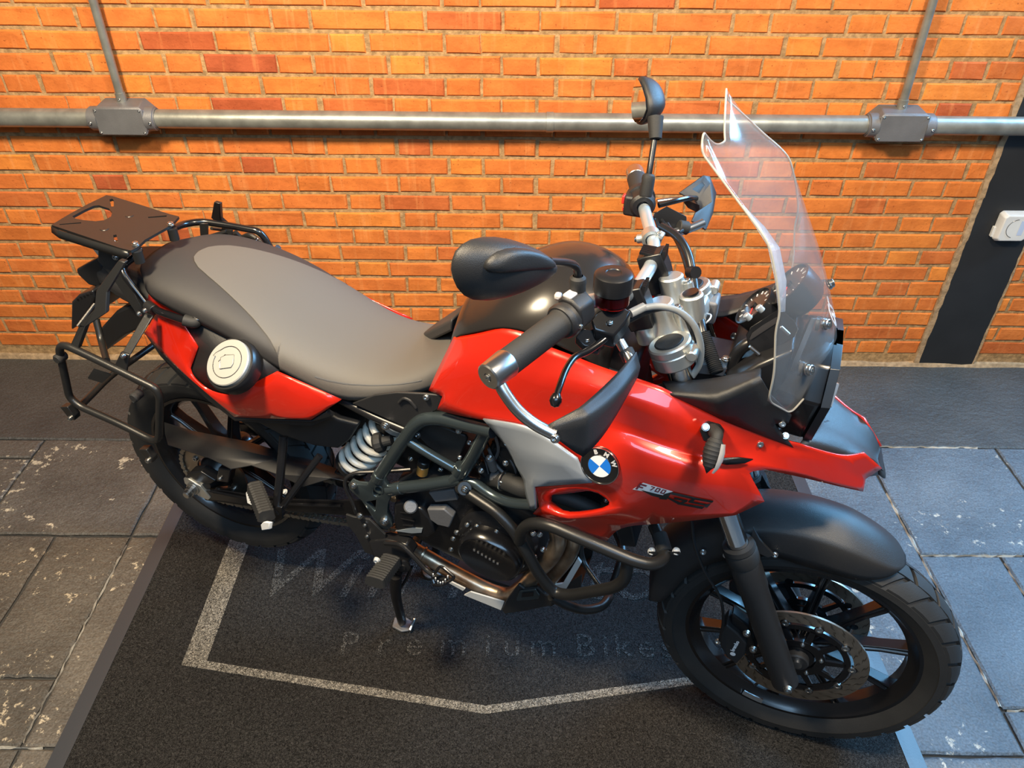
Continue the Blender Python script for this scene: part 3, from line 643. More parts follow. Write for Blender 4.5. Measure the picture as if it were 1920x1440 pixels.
# finned risers under the bar
for sd in (1, -1):
    c = (hb[4]+V3((0, -.012, 0)) if sd > 0 else hb[5]+V3((0, .012, 0)))
    dn = FD; r_ = part('bar_riser', M().loft([[c+V3((0, y, 0))+YF*f+dn*d for f, d in ((-.024, -.020), (.024, -.020), (.026, .018), (.022, .062), (-.020, .062), (-.026, .018))] for y in (-.020, .020)]), BLKS, bar, bevel=.003)
    for k in range(8):
        part('fin', M().box(c+YF*(.0265)+dn*(-.012)-YF*.0+V3((0, -.016+k*.0046, 0)), (.006, .0016, .020)), BLKS, r_)
        part('fin', M().box(c-dn*.022+YF*.0+V3((0, -.016+k*.0046, 0)), (.034, .0016, .005)), BLKS, r_)
    part('riser_spacer', M().cyl(c+dn*.06, c+dn*.095, .020, 20, ch=.002), ALU, r_)
# clamps for the hand guards and brake hose on the left half
cl = B(1221, 446, -.145); cdv = (hb[7]-hb[6]).normalized()
part('bar_clamp', M().lathe(cl-cdv*.010, cdv, [(.0128, 0), (.0195, 0), (.0195, .022), (.0128, .022)], 24, closed=True), ALU, bar)
part('clamp_ear', M().cyl(cl+V3((-.028, 0, -.008)), cl+V3((-.010, 0, -.002)), .009, 16, ch=.002), ALU, bar); bolt(cl+V3((-.028, 0, -.008)), V3((-1, -.3, -.1)), .0055, bar)
part('clamp_ear', M().cyl(cl+V3((.012, 0, .010)), cl+V3((.024, 0, .006)), .009, 16, ch=.002), ALU, bar); bolt(cl+V3((.016, -.006, .016)), V3((.1, -.6, .8)), .004, bar)
# ---------------------------------------------------------------- right controls
sw = hb[0]+gd*(gl*.98)
sh = part('switch_housing', M().lathe(sw-gd*.012, gd, [(.013, 0), (.026, 0), (.0285, .004), (.0285, .010), (.026, .012), (.027, .016), (.027, .044), (.024, .048), (.013, .048)], 28, closed=True), BLK, bike)
up = (V3((0, 0, 1))-gd*gd.z).normalized(); fo = up.cross(gd).normalized()
if fo.x < 0: fo = -fo
part('switch_block', M().loft([[sw+gd*g_+up*a+fo*b_ for a, b_ in ((.022, -.022), (.033, -.012), (.034, .008), (.024, .024), (0, .028), (-.020, .02))] for g_ in (.006, .042)]), BLK, sh, bevel=.004)
part('grey_button', M().box(sw+gd*.018+up*.034-fo*.004, (.016, .018, .006), axes((0, 0, 0), fo, gd).to_3x3()), PINKB, sh, bevel=.002)
part('red_button', M().box(sw+gd*.020+up*.020-fo*.029, (.012, .012, .012)), PINKB, sh, bevel=.004)
bolt(sw+gd*.002+fo*.028-up*.002, fo, .0035, sh)
# brake master cylinder, reservoir and lever
mcp = B(1148, 590, .20)
mc = part('brake_master_cylinder', M().loft([[B(1107, 600, .235)+V3((0, 0, dz)), B(1122, 583, .225)+V3((0, 0, dz)), B(1160, 570, .19)+V3((0, 0, dz)), B(1184, 583, .18)+V3((0, 0, dz)), B(1172, 606, .205)+V3((0, 0, dz)), B(1152, 629, .235)+V3((0, 0, dz)), B(1115, 618, .245)+V3((0, 0, dz))] for dz in (-.026, 0)]), BLKG, bike, bevel=.003)
bolt(B(1143, 607, .222)+V3((0, 0, .0015)), V3((0, 0, 1)), .0045, mc)
rc = B(1151, 512, .19); ra_ = V3((.02, -.02, -1)).normalized()
rv = part('brake_fluid_reservoir', M().lathe(rc+ra_*.028, ra_, [(.0295, 0), (.0285, .024), (.020, .034), (.010, .038), (.010, .046), (0, .046)], 32), REDG, bike)
part('reservoir_fluid', M().lathe(rc+ra_*.034, ra_, [(0, 0), (.0262, 0), (.0255, .017), (0, .018)], 28), DECR, rv)
part('reservoir_cap', M().lathe(rc, ra_, [(0, .001), (.012, .0), (.013, -.0012), (.026, -.001), (.0305, .002), (.0315, .006), (.0315, .030), (.029, .031)], 40), BLKS, rv)
part('reservoir_neck', M().cyl(rc+ra_*.068, rc+ra_*.085, .009, 16), BLKS, rv)
lv = M().tube(BL([(1160, 612, .21), (1130, 640, .24), (1100, 660, .27), (1078, 668, .29), (1062, 690, .325), (1050, 722, .365), (1043, 744, .385)]), .0062, 12, bend=.03, r2=.0052)
lev = part('brake_lever', lv, BLKG, bike); part('lever_ball', M().lathe(B(1044, 738, .382), (B(1041, 756, .392)-B(1044, 738, .382)), [(0, -.002), (.006, 0), (.009, .006), (.0095, .012), (.006, .019), (0, .021)], 20), BLKG, lev)
part('lever_perch', M().prism(BL([(1078, 632, .255), (1092, 615, .25), (1112, 618, .235), (1135, 640, .235), (1122, 655, .25), (1095, 648, .26)]), V3((0, 0, -.012))), BLKG, lev, bevel=.002)
bolt(B(1100, 640, .25)+V3((0, 0, .002)), V3((0, 0, 1)), .0045, lev)
# mirrors
def mirror_set(sd, stem, hub, cen, ex, ey, en, wl, hl, name):
    """housing in the frame ex (outward), ey (up), en (to the front)"""
    outl = [(-.52, -.10), (-.40, .10), (-.20, .26), (.05, .36), (.30, .36), (.46, .24), (.53, .02), (.50, -.22), (.38, -.40), (.12, -.42), (-.20, -.32), (-.42, -.20)]
    secs = []
    for sc, dn in ((1.0, -.012), (1.02, -.004), (1.0, .004), (.90, .020), (.70, .034), (.40, .043), (.12, .046)):
        secs.append([cen+ex*(a*sc*wl+(1-sc)*-.03*wl)+ey*(b_*sc*hl+(1-sc)*.05*hl)+en*dn for a, b_ in outl])
    mm = part(name, M().loft(secs), BLK, bike, sub=1)
    part('mirror_glass', M().loft([[cen+ex*(a*.88*wl)+ey*(b_*.86*hl)+en*d for a, b_ in outl] for d in (-.0135, -.012)]), MIRG, mm, angle=30)
    if sd > 0:
        lobe = [(-.36, -.05), (-.28, .10), (-.12, .22), (.10, .29), (.28, .26), (.40, .14), (.44, .00), (.2, -.02), (-.1, -.04)]
        part('mirror_ridge', M().loft([[cen+ex*(x*k*wl)+ey*((y*k+.10*(1-k))*hl)+en*d for x, y in lobe] for k, d in ((1.0, .020), (.98, .034), (.86, .0445), (.60, .0485), (.25, .0495))]), BLK, mm, sub=1)
    part('mirror_stem', M().tube(stem, .0062, 12, bend=.025), BLKS, mm)
    part('stem_boot', M().lathe(stem[0]-(stem[1]-stem[0]).normalized()*.02, stem[1]-stem[0], [(0, 0), (.012, 0), (.0135, .004), (.0125, .03), (.0135, .036), (.0125, .042), (.008, .046)], 20), RUB, mm)
    return mm
e1 = (B(860, 515, .46)-B(1035, 492, .32)); e1.normalize()
mirror_set(1, BL([(1083, 545, .245), (1084, 500, .245), (1065, 492, .28), (1030, 490, .33)]), None, B(948, 497, .395), e1, V3((-.12, 0, 1)).normalized(), V3((1, -.25, .15)).normalized(), .165, .118, 'mirror')
en2 = V3((.84, .60, -.05)).normalized(); ex2 = V3((-.24, .56, .79)); ex2 = (ex2-en2*ex2.dot(en2)).normalized(); ey2 = ex2.cross(en2)
mirror_set(-1, BL([(1213, 350, -.25), (1218, 320, -.26), (1228, 255, -.30), (1226, 235, -.305)]), None, B(1206, 188, -.35), -ex2, ey2, en2, .092, .105, 'mirror')
part('stem_boot', M().lathe(B(1229, 262, -.295), B(1229, 215, -.32)-B(1229, 262, -.295), [(.0085, 0), (.0125, .002), (.0165, .045), (0, .05)], 20), RUB, bike)
# ---------------------------------------------------------------- left controls
lc = B(1203, 378, -.29); l_ax = gd2
lh = part('switch_housing', M().lathe(lc-l_ax*.03, l_ax, [(.013, 0), (.028, 0), (.031, .004), (.031, .018), (.027, .02), (.027, .05), (.022, .056), (.013, .056)], 26, closed=True), BLK, bike)
part('switch_block', M().box(lc+V3((-.012, 0, -.006)), (.045, .045, .045)), BLK, lh, bevel=.006)
part('red_switch', M().box(lc+V3((-.036, -.012, .006)), (.006, .018, .018)), REDB, lh, bevel=.002); part('red_switch', M().box(lc+V3((-.034, -.010, -.016)), (.006, .012, .010)), REDB, lh, bevel=.002)
part('mirror_socket', M().cyl(lc+V3((.008, 0, .01)), lc+V3((.008, .01, .05)), .013, 18, ch=.002), RUB, lh)
part('clutch_lever', M().tube(BL([(1235, 385, -.27), (1262, 378, -.29), (1290, 371, -.33), (1305, 372, -.37)]), .006, 10, bend=.02), BLKG, bike)
part('clutch_perch', M().prism(BL([(1225, 400, -.24), (1250, 385, -.25), (1288, 405, -.27), (1288, 425, -.26), (1255, 428, -.24)]), V3((0, 0, -.014))), BLKS, bike, bevel=.002)
# hand guards
def guard(rows):
    return M().grid([[p for p in r] for r in rows])
top = [(1192, 660, .235), (1150, 708, .305), (1110, 745, .375), (1085, 766, .41), (1028, 796, .435)]
mid = [(1199, 688, .245), (1172, 724, .315), (1128, 766, .385), (1098, 783, .42), (1026, 806, .44)]
bot = [(1194, 706, .245), (1164, 762, .315), (1128, 822, .385), (1092, 857, .42), (1040, 820, .44)]
def dens(row, n=4):
    out = []
    for a, c in zip(row[:-1], row[1:]): out += [a.lerp(c, i/n) for i in range(n)]
    return out+[row[-1]]
hg = part('hand_guard', M().grid([BL(top), BL(mid), BL(bot)]), BLK, bike, sub=2, solid=.0035)
cm = hg.data.edges
def crease_rows(o, ncol, rows_, val=.8):
    at = o.data.attributes.new('crease_edge', 'FLOAT', 'EDGE')
    for e in o.data.edges:
        a, c = e.vertices; ra, rb = a//ncol, c//ncol
        if ra == rb and ra in rows_: at.data[e.index].value = val
_at = hg.data.attributes.new('crease_edge', 'FLOAT', 'EDGE')
for e in hg.data.edges:
    i, j = sorted(e.vertices)
    if i//5 == j//5: _at.data[e.index].value = .9 if i//5 == 1 else .7       # along the ridge and the rims
    elif i % 5 == 3: _at.data[e.index].value = .75
    elif i % 5 in (0, 4): _at.data[e.index].value = .8
part('guard_bracket', M().tube(BL([(935, 716, .43), (945, 735, .435), (968, 768, .44), (1000, 795, .44), (1040, 815, .438)]), .0092, 14, bend=.03), STEEL, hg)
part('guard_bracket', M().tube(BL([(1162, 640, .20), (1178, 668, .215), (1190, 690, .235)]), .0085, 14, bend=.02), STEEL, hg)
part('bracket_clamp', M().cyl(B(1172, 655, .205), B(1182, 675, .215), .0125, 16, ch=.002), RUB, hg)
bolt(B(1041, 822, .446), V3((-.2, -1, .3)), .0062, hg)
def Lm(pts): return [B(u, v, -w) for u, v, w in pts]
_k = dict(A=(1272,362,.36), B=(1318,329,.42), C=(1330,331,.43), D=(1342,362,.42), E=(1336,401,.36), F=(1323,432,.30), G=(1312,424,.30), H=(1296,415,.29), I=(1303,399,.31), J=(1334,379,.38), K=(1331,345,.41), L=(1312,398,.37), N=(1306,380,.38))
lg = part('hand_guard', M().shell({k: B(u, v, -w) for k, (u, v, w) in _k.items()}, [list(q) for q in ('ABKN', 'NKJL', 'BCK', 'CDJK', 'DEJ', 'JIHG', 'JGFE')]), BLK, bike, solid=.004, bevel=.0015, angle=50)
part('guard_corner', M().prism(BL([(1276, 372, -.36), (1308, 384, -.36), (1308, 399, -.36), (1290, 390, -.36)]), V3((.004, 0, 0))), BLK, lg)
part('guard_bracket', M().tube(Lm([(1232, 378, .40), (1262, 374, .42), (1295, 372, .42), (1310, 382, .40), (1311, 398, .39)]), .006, 12, bend=.02), STEEL, lg)
part('guard_bracket', M().tube(Lm([(1262, 437, .23), (1290, 430, .25), (1318, 418, .28)]), .009, 14, bend=.02), STEEL, lg)
part('bracket_clamp', M().cyl(B(1272, 425, -.24), B(1290, 428, -.25), .014, 16, ch=.002), RUB, lg)
# cables
cb = part('cable_bundle', M().tube(BL([(1240, 425, -.2), (1268, 440, -.17), (1290, 470, -.13), (1300, 520, -.09), (1305, 560, -.05), (1315, 610, .02), (1325, 660, .05)]), .0085, 12, bend=.05), BLKS, bike)
part('cable', M().tube(BL([(1250, 420, -.22), (1272, 455, -.18), (1287, 495, -.12), (1300, 560, -.07), (1308, 600, -.02)]), .005, 10, bend=.05), BLKS, cb)
part('cable', M().tube(BL([(1228, 405, -.25), (1240, 440, -.2), (1268, 440, -.18), (1280, 432, -.2)]), .004, 10, bend=.05), BLKS, cb)
part('cable', M().tube(BL([(1238, 408, -.25), (1252, 428, -.21), (1272, 436, -.18)]), .003, 8, bend=.05), BLKS, cb)
part('cable_tie', M().cyl(B(1294, 510, -.1), B(1305, 511, -.085), .012, 14), BLKS, cb)
part('corrugated_conduit', M().lathe(B(1318, 625, .03), B(1335, 672, .06)-B(1318, 625, .03), [(r_, i*.0018) for i in range(44) for r_ in ((.011,) if i % 2 else (.013,))], 16), RUB, cb)
part('wire_loop', M().tube(BL([(1300, 615, .0), (1295, 618, .0), (1293, 622, .01), (1305, 622, .01), (1332, 598, .0), (1334, 590, -.01), (1325, 588, -.02)]), .0016, 8, bend=.01), PLATE, cb)
part('brake_hose', M().tube(BL([(1165, 597, .175), (1200, 578, .15), (1235, 573, .13), (1275, 582, .115), (1304, 610, .11), (1316, 650, .105), (1312, 685, .10), (1298, 705, .10)]), .0058, 14, bend=.06), GREYH, bike)
part('hose_fitting', M().cyl(B(1182, 588, .17), B(1208, 575, .15), .0075, 14), GREYH, bike)
part('clutch_cable', M().tube(BL([(1172, 605, .17), (1210, 585, .14), (1250, 575, .10), (1285, 590, .08), (1305, 640, .07)]), .005, 12, bend=.06), BLKS, bike)
# ---------------------------------------------------------------- red fairing, one moulding per side
fv = dict(
 a0=(852,632,.105), a1=(893,626,.13), a2=(945,611,.145), a3=(1000,625,.155), a4=(1030,650,.16), a5=(1080,668,.165), a6=(1130,690,.166), a7=(1175,703,.166), a8=(1240,725,.166), a9=(1300,757,.16), a10=(1360,787,.15), a11=(1425,813,.137), a12=(1501,832,.118),
 b0=(836,665,.118), b1=(880,655,.15), b2=(925,665,.168), b3=(962,690,.178), b4=(1010,712,.188), b5=(1060,720,.195), b6=(1110,730,.197), b7=(1155,738,.197), b8=(1208,756,.195), b9=(1262,782,.19), b10=(1315,808,.175), b11=(1385,832,.15), b12=(1490,849,.125),
 c0=(820,697,.130), c1=(862,692,.163), c2=(905,706,.178), c3=(945,735,.185), c4=(985,757,.193), c5=(1030,772,.196), c6=(1080,783,.198), c7=(1135,794,.200), c8=(1200,818,.200), c9=(1258,839,.197), c10=(1313,858,.184),
 d0=(805,732,.138), d1=(831,743,.155), n1=(821,768,.165), d2=(862,779,.18), d3=(906,787,.193), d4=(990,798,.208), d5=(1023,815,.213), d6=(1082,858,.226), s1=(1092,880,.230), f6=(1110,905,.234),
 d7=(1150,822,.218), d8=(1215,850,.222), d9=(1275,872,.217), d10=(1340,882,.2), d11=(1403,885,.172),
 e7=(1165,872,.236), e8=(1225,897,.236), e9=(1290,912,.224), e10=(1370,920,.2), e11=(1433,939,.170),
 f4=(1004,913,.226), f7=(1172,950,.236), fe=(1063,972,.226), fg=(1011,950,.216),
 i4=(1034,927,.200), i6=(1116,917,.212), i7=(1158,951,.220), ie=(1062,963,.208), ig=(1033,939,.198),
 g4=(1000,962,.206), g5=(1060,990,.205), g6=(1138,1013,.200), g7=(1160,985,.212), g8=(1216,982,.214), g9=(1300,975,.205), g10=(1378,965,.188),
 k2=(1435,880,.150), k3=(1480,889,.130), k4=(1525,899,.110), k5=(1575,912,.085), k6=(1617,921,.056),
 r5=(1548,869,.100), r6=(1606,892,.060), n2=(1552,848,.092), n3=(1590,856,.072), m4=(1620,848,.052), m5=(1653,877,.032), m6=(1622,897,.050))
faces = ['a0 a1 b1 b0', 'a1 a2 b2 b1', 'a2 a3 b3 b2', 'a3 a4 b4 b3', 'a4 a5 b5 b4', 'a5 a6 b6 b5', 'a6 a7 b7 b6', 'a7 a8 b8 b7', 'a8 a9 b9 b8', 'a9 a10 b10 b9', 'a10 a11 b11 b10', 'a11 a12 b12 b11',
 'b0 b1 c1 c0', 'b1 b2 c2 c1', 'b2 b3 c3 c2', 'b3 b4 c4 c3', 'b4 b5 c5 c4', 'b5 b6 c6 c5', 'b6 b7 c7 c6', 'b7 b8 c8 c7', 'b8 b9 c9 c8', 'b9 b10 c10 c9',
 'c0 c1 d1 d0', 'c1 c2 n1 d1', 'c2 c3 d2 n1', 'c3 c4 d3 d2', 'c4 c5 d4 d3', 'c5 c6 d5 d4', 'c6 c7 d6 d5', 'c7 c8 d8 d7', 'c7 d7 s1 d6', 'c8 c9 d9 d8', 'c9 c10 d10 d9',
 'b10 d11 d10 c10', 'b10 b11 k2 d11', 'b11 b12 k3 k2', 'b12 r5 k4 k3', 'r5 r6 k6 k5', 'r5 k5 k4', 'a12 n2 r5 b12', 'n2 n3 r6 r5', 'n3 m4 m5 m6', 'n3 m6 r6', 'r6 m6 k6',
 'd7 d8 e8 e7', 'd7 e7 f6 s1', 'd8 d9 e9 e8', 'd9 d10 e10 e9', 'd10 d11 e11 e10', 'e7 e8 f7 f6', 'e8 e9 g8 f7', 'e9 e10 g9 g8', 'e10 e11 g10 g9',
 'f4 f6 i6 i4', 'f6 f7 i7 i6', 'f7 fe ie i7', 'fe fg ig ie', 'fg f4 i4 ig', 'fg fe g5 g4', 'fe f7 g7 g5', 'g5 g7 g6', 'f7 g8 g7']
fm = M().shell({k: B(*p) for k, p in fv.items()}, [q.split() for q in faces])
fm.crease([q.split() for q in ('b6 b7 b8 b9 b10', 'c7 c8 c9 c10', 'b12 r5 r6', 'i4 i6 i7 ie ig i4', 'f4 f6', 'fe fg', 'f7 fe', 'b3 b4', 'a4 b4 c4', 'b10 c10', 'd11 k2')], .7)
fm.crease([['b3', 'c3'], ['b4', 'b5', 'b6'], ['a4', 'b5'], ['f4', 'fg']], .45)
fm.sharp('i4 i6 i7 ie ig f4 fg g4 g6 e11 k6 m5 m6 r6 d0 d1 n1 d3 a12 c10')
fm.sharp('fe f7 b4 b10 k2 b12 a8 d11', .6)
fm.crease([q.split() for q in ('b1 c1', 'b2 c2', 'a2 b2', 'b1 b2 b3', 'c2 c3', 'a3 b4', 'c4 c5 c6', 'b4 c5', 'b5 c6', 'e7 e8 e9 e10', 'd7 d8 d9 d10')], .35)
fr, flf = pair('side_fairing', fm, RED, bike, sub=2, solid=.004, offs=0)
fr['label'] = 'red right side fairing with round emblem and model lettering'
# silver insert
sv = dict(A=(906,785,.197), Bq=(990,796,.212), Cq=(1023,814,.217), D=(1083,858,.230), E=(1093,880,.234), Fq=(1111,904,.238), G=(1003,912,.230), H=(1006,953,.222), I=(995,954,.212), J=(986,925,.205), K=(983,900,.203), Lq=(968,872,.200), Mq=(955,843,.198), N=(938,820,.196),
          R1=(974,850,.216), R2=(1020,857,.232), R3=(1050,864,.238))
sm = M().shell({k: B(*p) for k, p in sv.items()}, [q.split() for q in ('A Bq R1 N', 'N R1 Mq', 'Bq Cq R2 R1', 'Cq D R3 R2', 'D E R3', 'E Fq R3', 'R3 Fq G R2', 'R1 R2 G K', 'R1 K Lq Mq', 'G H I J', 'G J K')])
sm.crease([q.split() for q in ('R1 R2 R3 Fq',)], .75); sm.crease([['R1', 'K'], ['G', 'J']], .5)
sm.sharp('A D Fq G H I'); sm.sharp('R1', .7)
pair('silver_side_insert', sm, SILV, bike, sub=2, solid=.004)
# emblem and model lettering, laid on the moulded surface
from mathutils.bvhtree import BVHTree
CAML = V3(((V3((0, 0, CAMH))-C0).dot(AX), -(V3((0, 0, CAMH))-C0).dot(RT), CAMH))
def bvh_of(o):
    dg = bpy.context.evaluated_depsgraph_get(); dg.update(); me = o.evaluated_get(dg).to_mesh()
    t = BVHTree.FromPolygons([v.co.copy() for v in me.vertices], [p.vertices[:] for p in me.polygons]); o.evaluated_get(dg).to_mesh_clear(); return t
FT_ = bvh_of(fr)
def on_skin(u, v, lift=0, tree=None):
    d = (B(u, v, 0)-CAML).normalized(); h = (tree or FT_).ray_cast(CAML, d)
    n = h[1] if h[1].dot(d) < 0 else -h[1]; return h[0]+n*lift, n
ec, ez = on_skin(1126, 872); nn_ = V3((0, 0, 0))
for du, dv in ((-22, -10), (22, 10), (12, -20), (-12, 20), (0, 0)): nn_ += on_skin(1126+du, 872+dv)[1]
ez = nn_.normalized(); ec = ec+ez*.004
ex_ = (B(1163, 886, .243)-B(1089, 858, .243)); ex_ = (ex_-ez*ex_.dot(ez)).normalized(); ey_ = ez.cross(ex_)
em = part('round_emblem', M().lathe(ec-ez*.004, ez, [(.0355, -.010), (.0375, .002), (.0365, .0045), (.0345, .0052), (.034, .0045), (0, .0045)], 48), DECK, bike, label='round black emblem with blue and white quarters')
part('emblem_rim', M().lathe(ec, ez, [(.0352, .0), (.0372, .0), (.0368, .0018), (.0355, .0018)], 48, closed=True), CHROME, em)
part('emblem_ring', M().lathe(ec, ez, [(.0215, .0), (.0228, .0), (.0226, .0014), (.0217, .0014)], 48, closed=True), CHROME, em)
up_ = V3((0, 0, 1)); th0 = math.atan2(up_.dot(ey_), up_.dot(ex_))-rad(26)
for k in range(4):
    pts = [ec+ez*.0006]+[ec+ez*.0006+.0216*(math.cos(th0+k*math.pi/2+math.pi/2*i/10)*ex_+math.sin(th0+k*math.pi/2+math.pi/2*i/10)*ey_) for i in range(11)]
    part('emblem_quarter', M().prism(pts, ez*.0008), EMW if k % 2 == 0 else BLUE, em, flat=True)
for ch, a in (('B', 42), ('M', 0), ('W', -42)):
    an = th0+rad(8)+rad(a); o = ec+ez*.0008+.0246*(math.cos(an)*ex_+math.sin(an)*ey_)
    lettering('emblem_letter', ch, .0122, axes(o, math.sin(an)*ex_-math.cos(an)*ey_, math.cos(an)*ex_+math.sin(an)*ey_), EMG, em, bold=.0005)
def glyph(polys, material, name, lift):
    """flat print following the surface: each stroke is cut into small cells laid on the skin"""
    m = M()
    for q in polys:
        if len(q) == 4: a, b_, c, d = q; nx, ny = 6, 2
        else:
            h = [on_skin(u, v, lift) for u, v in q]; m.prism([p for p, _ in h], -h[0][1]*.0004); continue
        G = [[on_skin(*[(a[i]*(1-x/nx)+b_[i]*x/nx)*(1-y/ny)+(d[i]*(1-x/nx)+c[i]*x/nx)*y/ny for i in (0, 1)], lift)[0] for x in range(nx+1)] for y in range(ny+1)]
        m.grid(G)
    return part(name, m, material, fr, flat=True)
glyph([[(1186, 917), (1206, 904.5), (1262, 921), (1244, 928)]], EMW, 'model_plate', .0007)
def lt(o, U, Vv, strokes): return [[(o[0]+U[0]*x+Vv[0]*y, o[1]+U[1]*x+Vv[1]*y) for x, y in q] for q in strokes]
DU = (1, .285); DV = (.62, -.78)             # run of the lettering and its slanted upright, in image units
glyph(lt((1191, 916), DU, DV, [[(0,0),(4,0),(4,14),(0,14)], [(4,10.5),(14,10.5),(14,14),(4,14)], [(4,5),(11,5),(11,8),(4,8)]]), DECR, 'model_letter', .0013)
def zero(o): return lt(o, DU, DV, [[(0,0),(2.2,0),(2.2,9),(0,9)], [(5.6,0),(7.8,0),(7.8,9),(5.6,9)], [(2.2,0),(5.6,0),(5.6,2),(2.2,2)], [(2.2,7),(5.6,7),(5.6,9),(2.2,9)]])
glyph(lt((1216, 917.5), DU, DV, [[(0,7),(7.5,7),(7.5,9),(0,9)], [(2.2,0),(4.6,0),(7.5,7),(5.1,7)]]), DECR, 'model_letter', .0013)
glyph(zero((1226.5, 920.5)), DECR, 'model_letter', .0013); glyph(zero((1237, 923.5)), DECR, 'model_letter', .0013)
S_ = lambda a: glyph(a, DECK, 'model_letter', .0013)
S_([[(1200, 917), (1244, 928.5), (1240, 933), (1222, 928.5)]])
S_([[(1246, 925), (1260, 921.5), (1250, 936), (1235, 934.5)], [(1260, 921.5), (1302, 931), (1298, 935), (1258, 926)], [(1248, 931.5), (1252, 931), (1275, 940.5), (1271, 944.5)], [(1265, 931.5), (1290, 937), (1288, 940), (1263, 934.5)], [(1281, 938.5), (1288, 940), (1278, 944), (1272, 942)]])
S_([[(1300, 931), (1338, 938), (1335, 942), (1297, 934.8)], [(1292, 938), (1297, 934.8), (1303, 936), (1300, 939.5)], [(1292, 938), (1328, 944.5), (1325, 948), (1290, 941)], [(1326, 944.5), (1334, 942), (1326, 951), (1319, 949.5)], [(1272, 941.5), (1322, 949), (1316, 953.5), (1270, 944.5)]])
# vent slot, screws and indicator
part('air_slot', M().shell({k: B(*p) for k, p in dict(a=(1338,866,.196), b=(1350,859,.193), c=(1385,857.5,.180), d=(1412,861,.168), e=(1396,868,.176), f=(1362,871,.190)).items()}, [['a','b','c','d','e','f']]), ENG, fr, solid=.003)
bolt(B(1425, 833, .142), V3((.1, -.9, .45)), .0052, fr); bolt(B(1045, 747, .196), V3((0, -.8, .6)), .0055, fr, BLKG)
for u, v, w in ((1062, 990, .21),): pass
ti = part('turn_indicator', M().loft([[B(1334, 808, .172)+V3((x*.020, -.004-o, z*.016)) for x, z in ((-1, .4), (-.5, 1), (.6, .9), (1.1, .2), (.8, -.8), (-.5, -.9))] for o in (-.012, .012)]), BLKS, bike, bevel=.003)
part('indicator_stalk', M().tube(BL([(1336, 806, .178), (1345, 815, .205), (1342, 828, .215)]), .0115, 12, r2=.010, bend=.012), RUB, ti)
ia, ib = B(1343, 822, .216), B(1327, 879, .246)
sd_ = (ib-ia).normalized(); se = sd_.orthogonal()
part('indicator_body', M().lathe(ia, sd_, [(0, 0), (.010, .0)]+[(r_+(.0012 if i % 2 else 0), .002+.0036*i) for i, r_ in enumerate([.011, .0125, .0135, .0142, .0148, .0150, .0150, .0148, .0144, .0138, .0130, .0120, .0106, .0088, .0062])]+[(0, .062)], 20), RUB, ti)
lo_ = V3((.75, -.35, -.55)); lo_ = (lo_-sd_*lo_.dot(sd_)).normalized()
part('indicator_lens', M().loft([[ia+sd_*d+lo_*(.004)+sd_.cross(lo_)*(r_*math.sin(t))*.95+lo_*(r_*math.cos(t)+.002) for t in [rad(-70+20*i) for i in range(8)]] for d, r_ in ((.006, .0115), (.02, .0145), (.034, .0145), (.048, .0115), (.058, .006))]), LENSM, ti)
bolt(B(1323, 801, .192), V3((0, -.7, .6)), .0058, ti)
# ---------------------------------------------------------------- black tank cover
def sec(pts_):     # right-hand boundary to the centre, mirrored to a full row
    r = pts_; return r+[flip(p) for p in r[-2::-1]]
rows = []
for (u0, v0, w0), mids, cz in (((853, 629, .106), ((.75, .035), (.40, .055)), .062), ((890, 625, .132), ((.78, .035), (.42, .062)), .072), ((942, 610, .147), ((.80, .034), (.45, .058)), .070), ((1000, 624, .157), ((.82, .046), (.45, .082)), .094), ((1060, 655, .160), ((.80, .055), (.45, .095)), .108), ((1115, 680, .155), ((.80, .05), (.45, .09)), .105)):
    p = B(u0, v0, w0); r = [p, V3((p.x, -w0*.965, p.z+.012))]
    for f, dz in mids: r.append(V3((p.x, -w0*f, p.z+dz)))
    r.append(V3((p.x, 0, p.z+cz))); rows.append(sec(r))
r0 = [V3((p.x-.012, p.y*.97, p.z-.035)) for p in rows[0]]; r1 = [V3((p.x+.02, p.y*.9, p.z-.05)) for p in rows[-1]]
tk = part('tank_cover', M().grid([r0]+rows+[r1]), TANKB, bike, sub=2, solid=.004)
bolt(B(897, 611, .112), V3((-.3, -.4, .9)), .0045, tk)
pz = [B(985, 558, .03), B(1003, 533, .01), B(1040, 540, .005), B(1022, 566, .025)]
lab = part('warning_sticker', M().prism([p+V3((0, 0, .002)) for p in pz], V3((0, 0, .0012))), DECK, tk, flat=True, label='black sticker with fine white print')
lx = (pz[3]-pz[0]).normalized(); ly = (pz[1]-pz[0]).normalized()
for r_ in range(5):
    o = pz[1].lerp(pz[0], (r_+.5)/5); L_ = (pz[3]-pz[0]).length
    for a, b_ in ((.06, .30), (.34, .52), (.56, .94)) if r_ % 2 else ((.05, .45), (.5, .7), (.74, .95)):
        part('print_line', M().prism([o+lx*L_*a+V3((0, 0, .0036)), o+lx*L_*b_+V3((0, 0, .0036)), o+lx*L_*b_+ly*.004+V3((0, 0, .0036)), o+lx*L_*a+ly*.004+V3((0, 0, .0036))], V3((0, 0, .0003))), EMW, lab, flat=True)
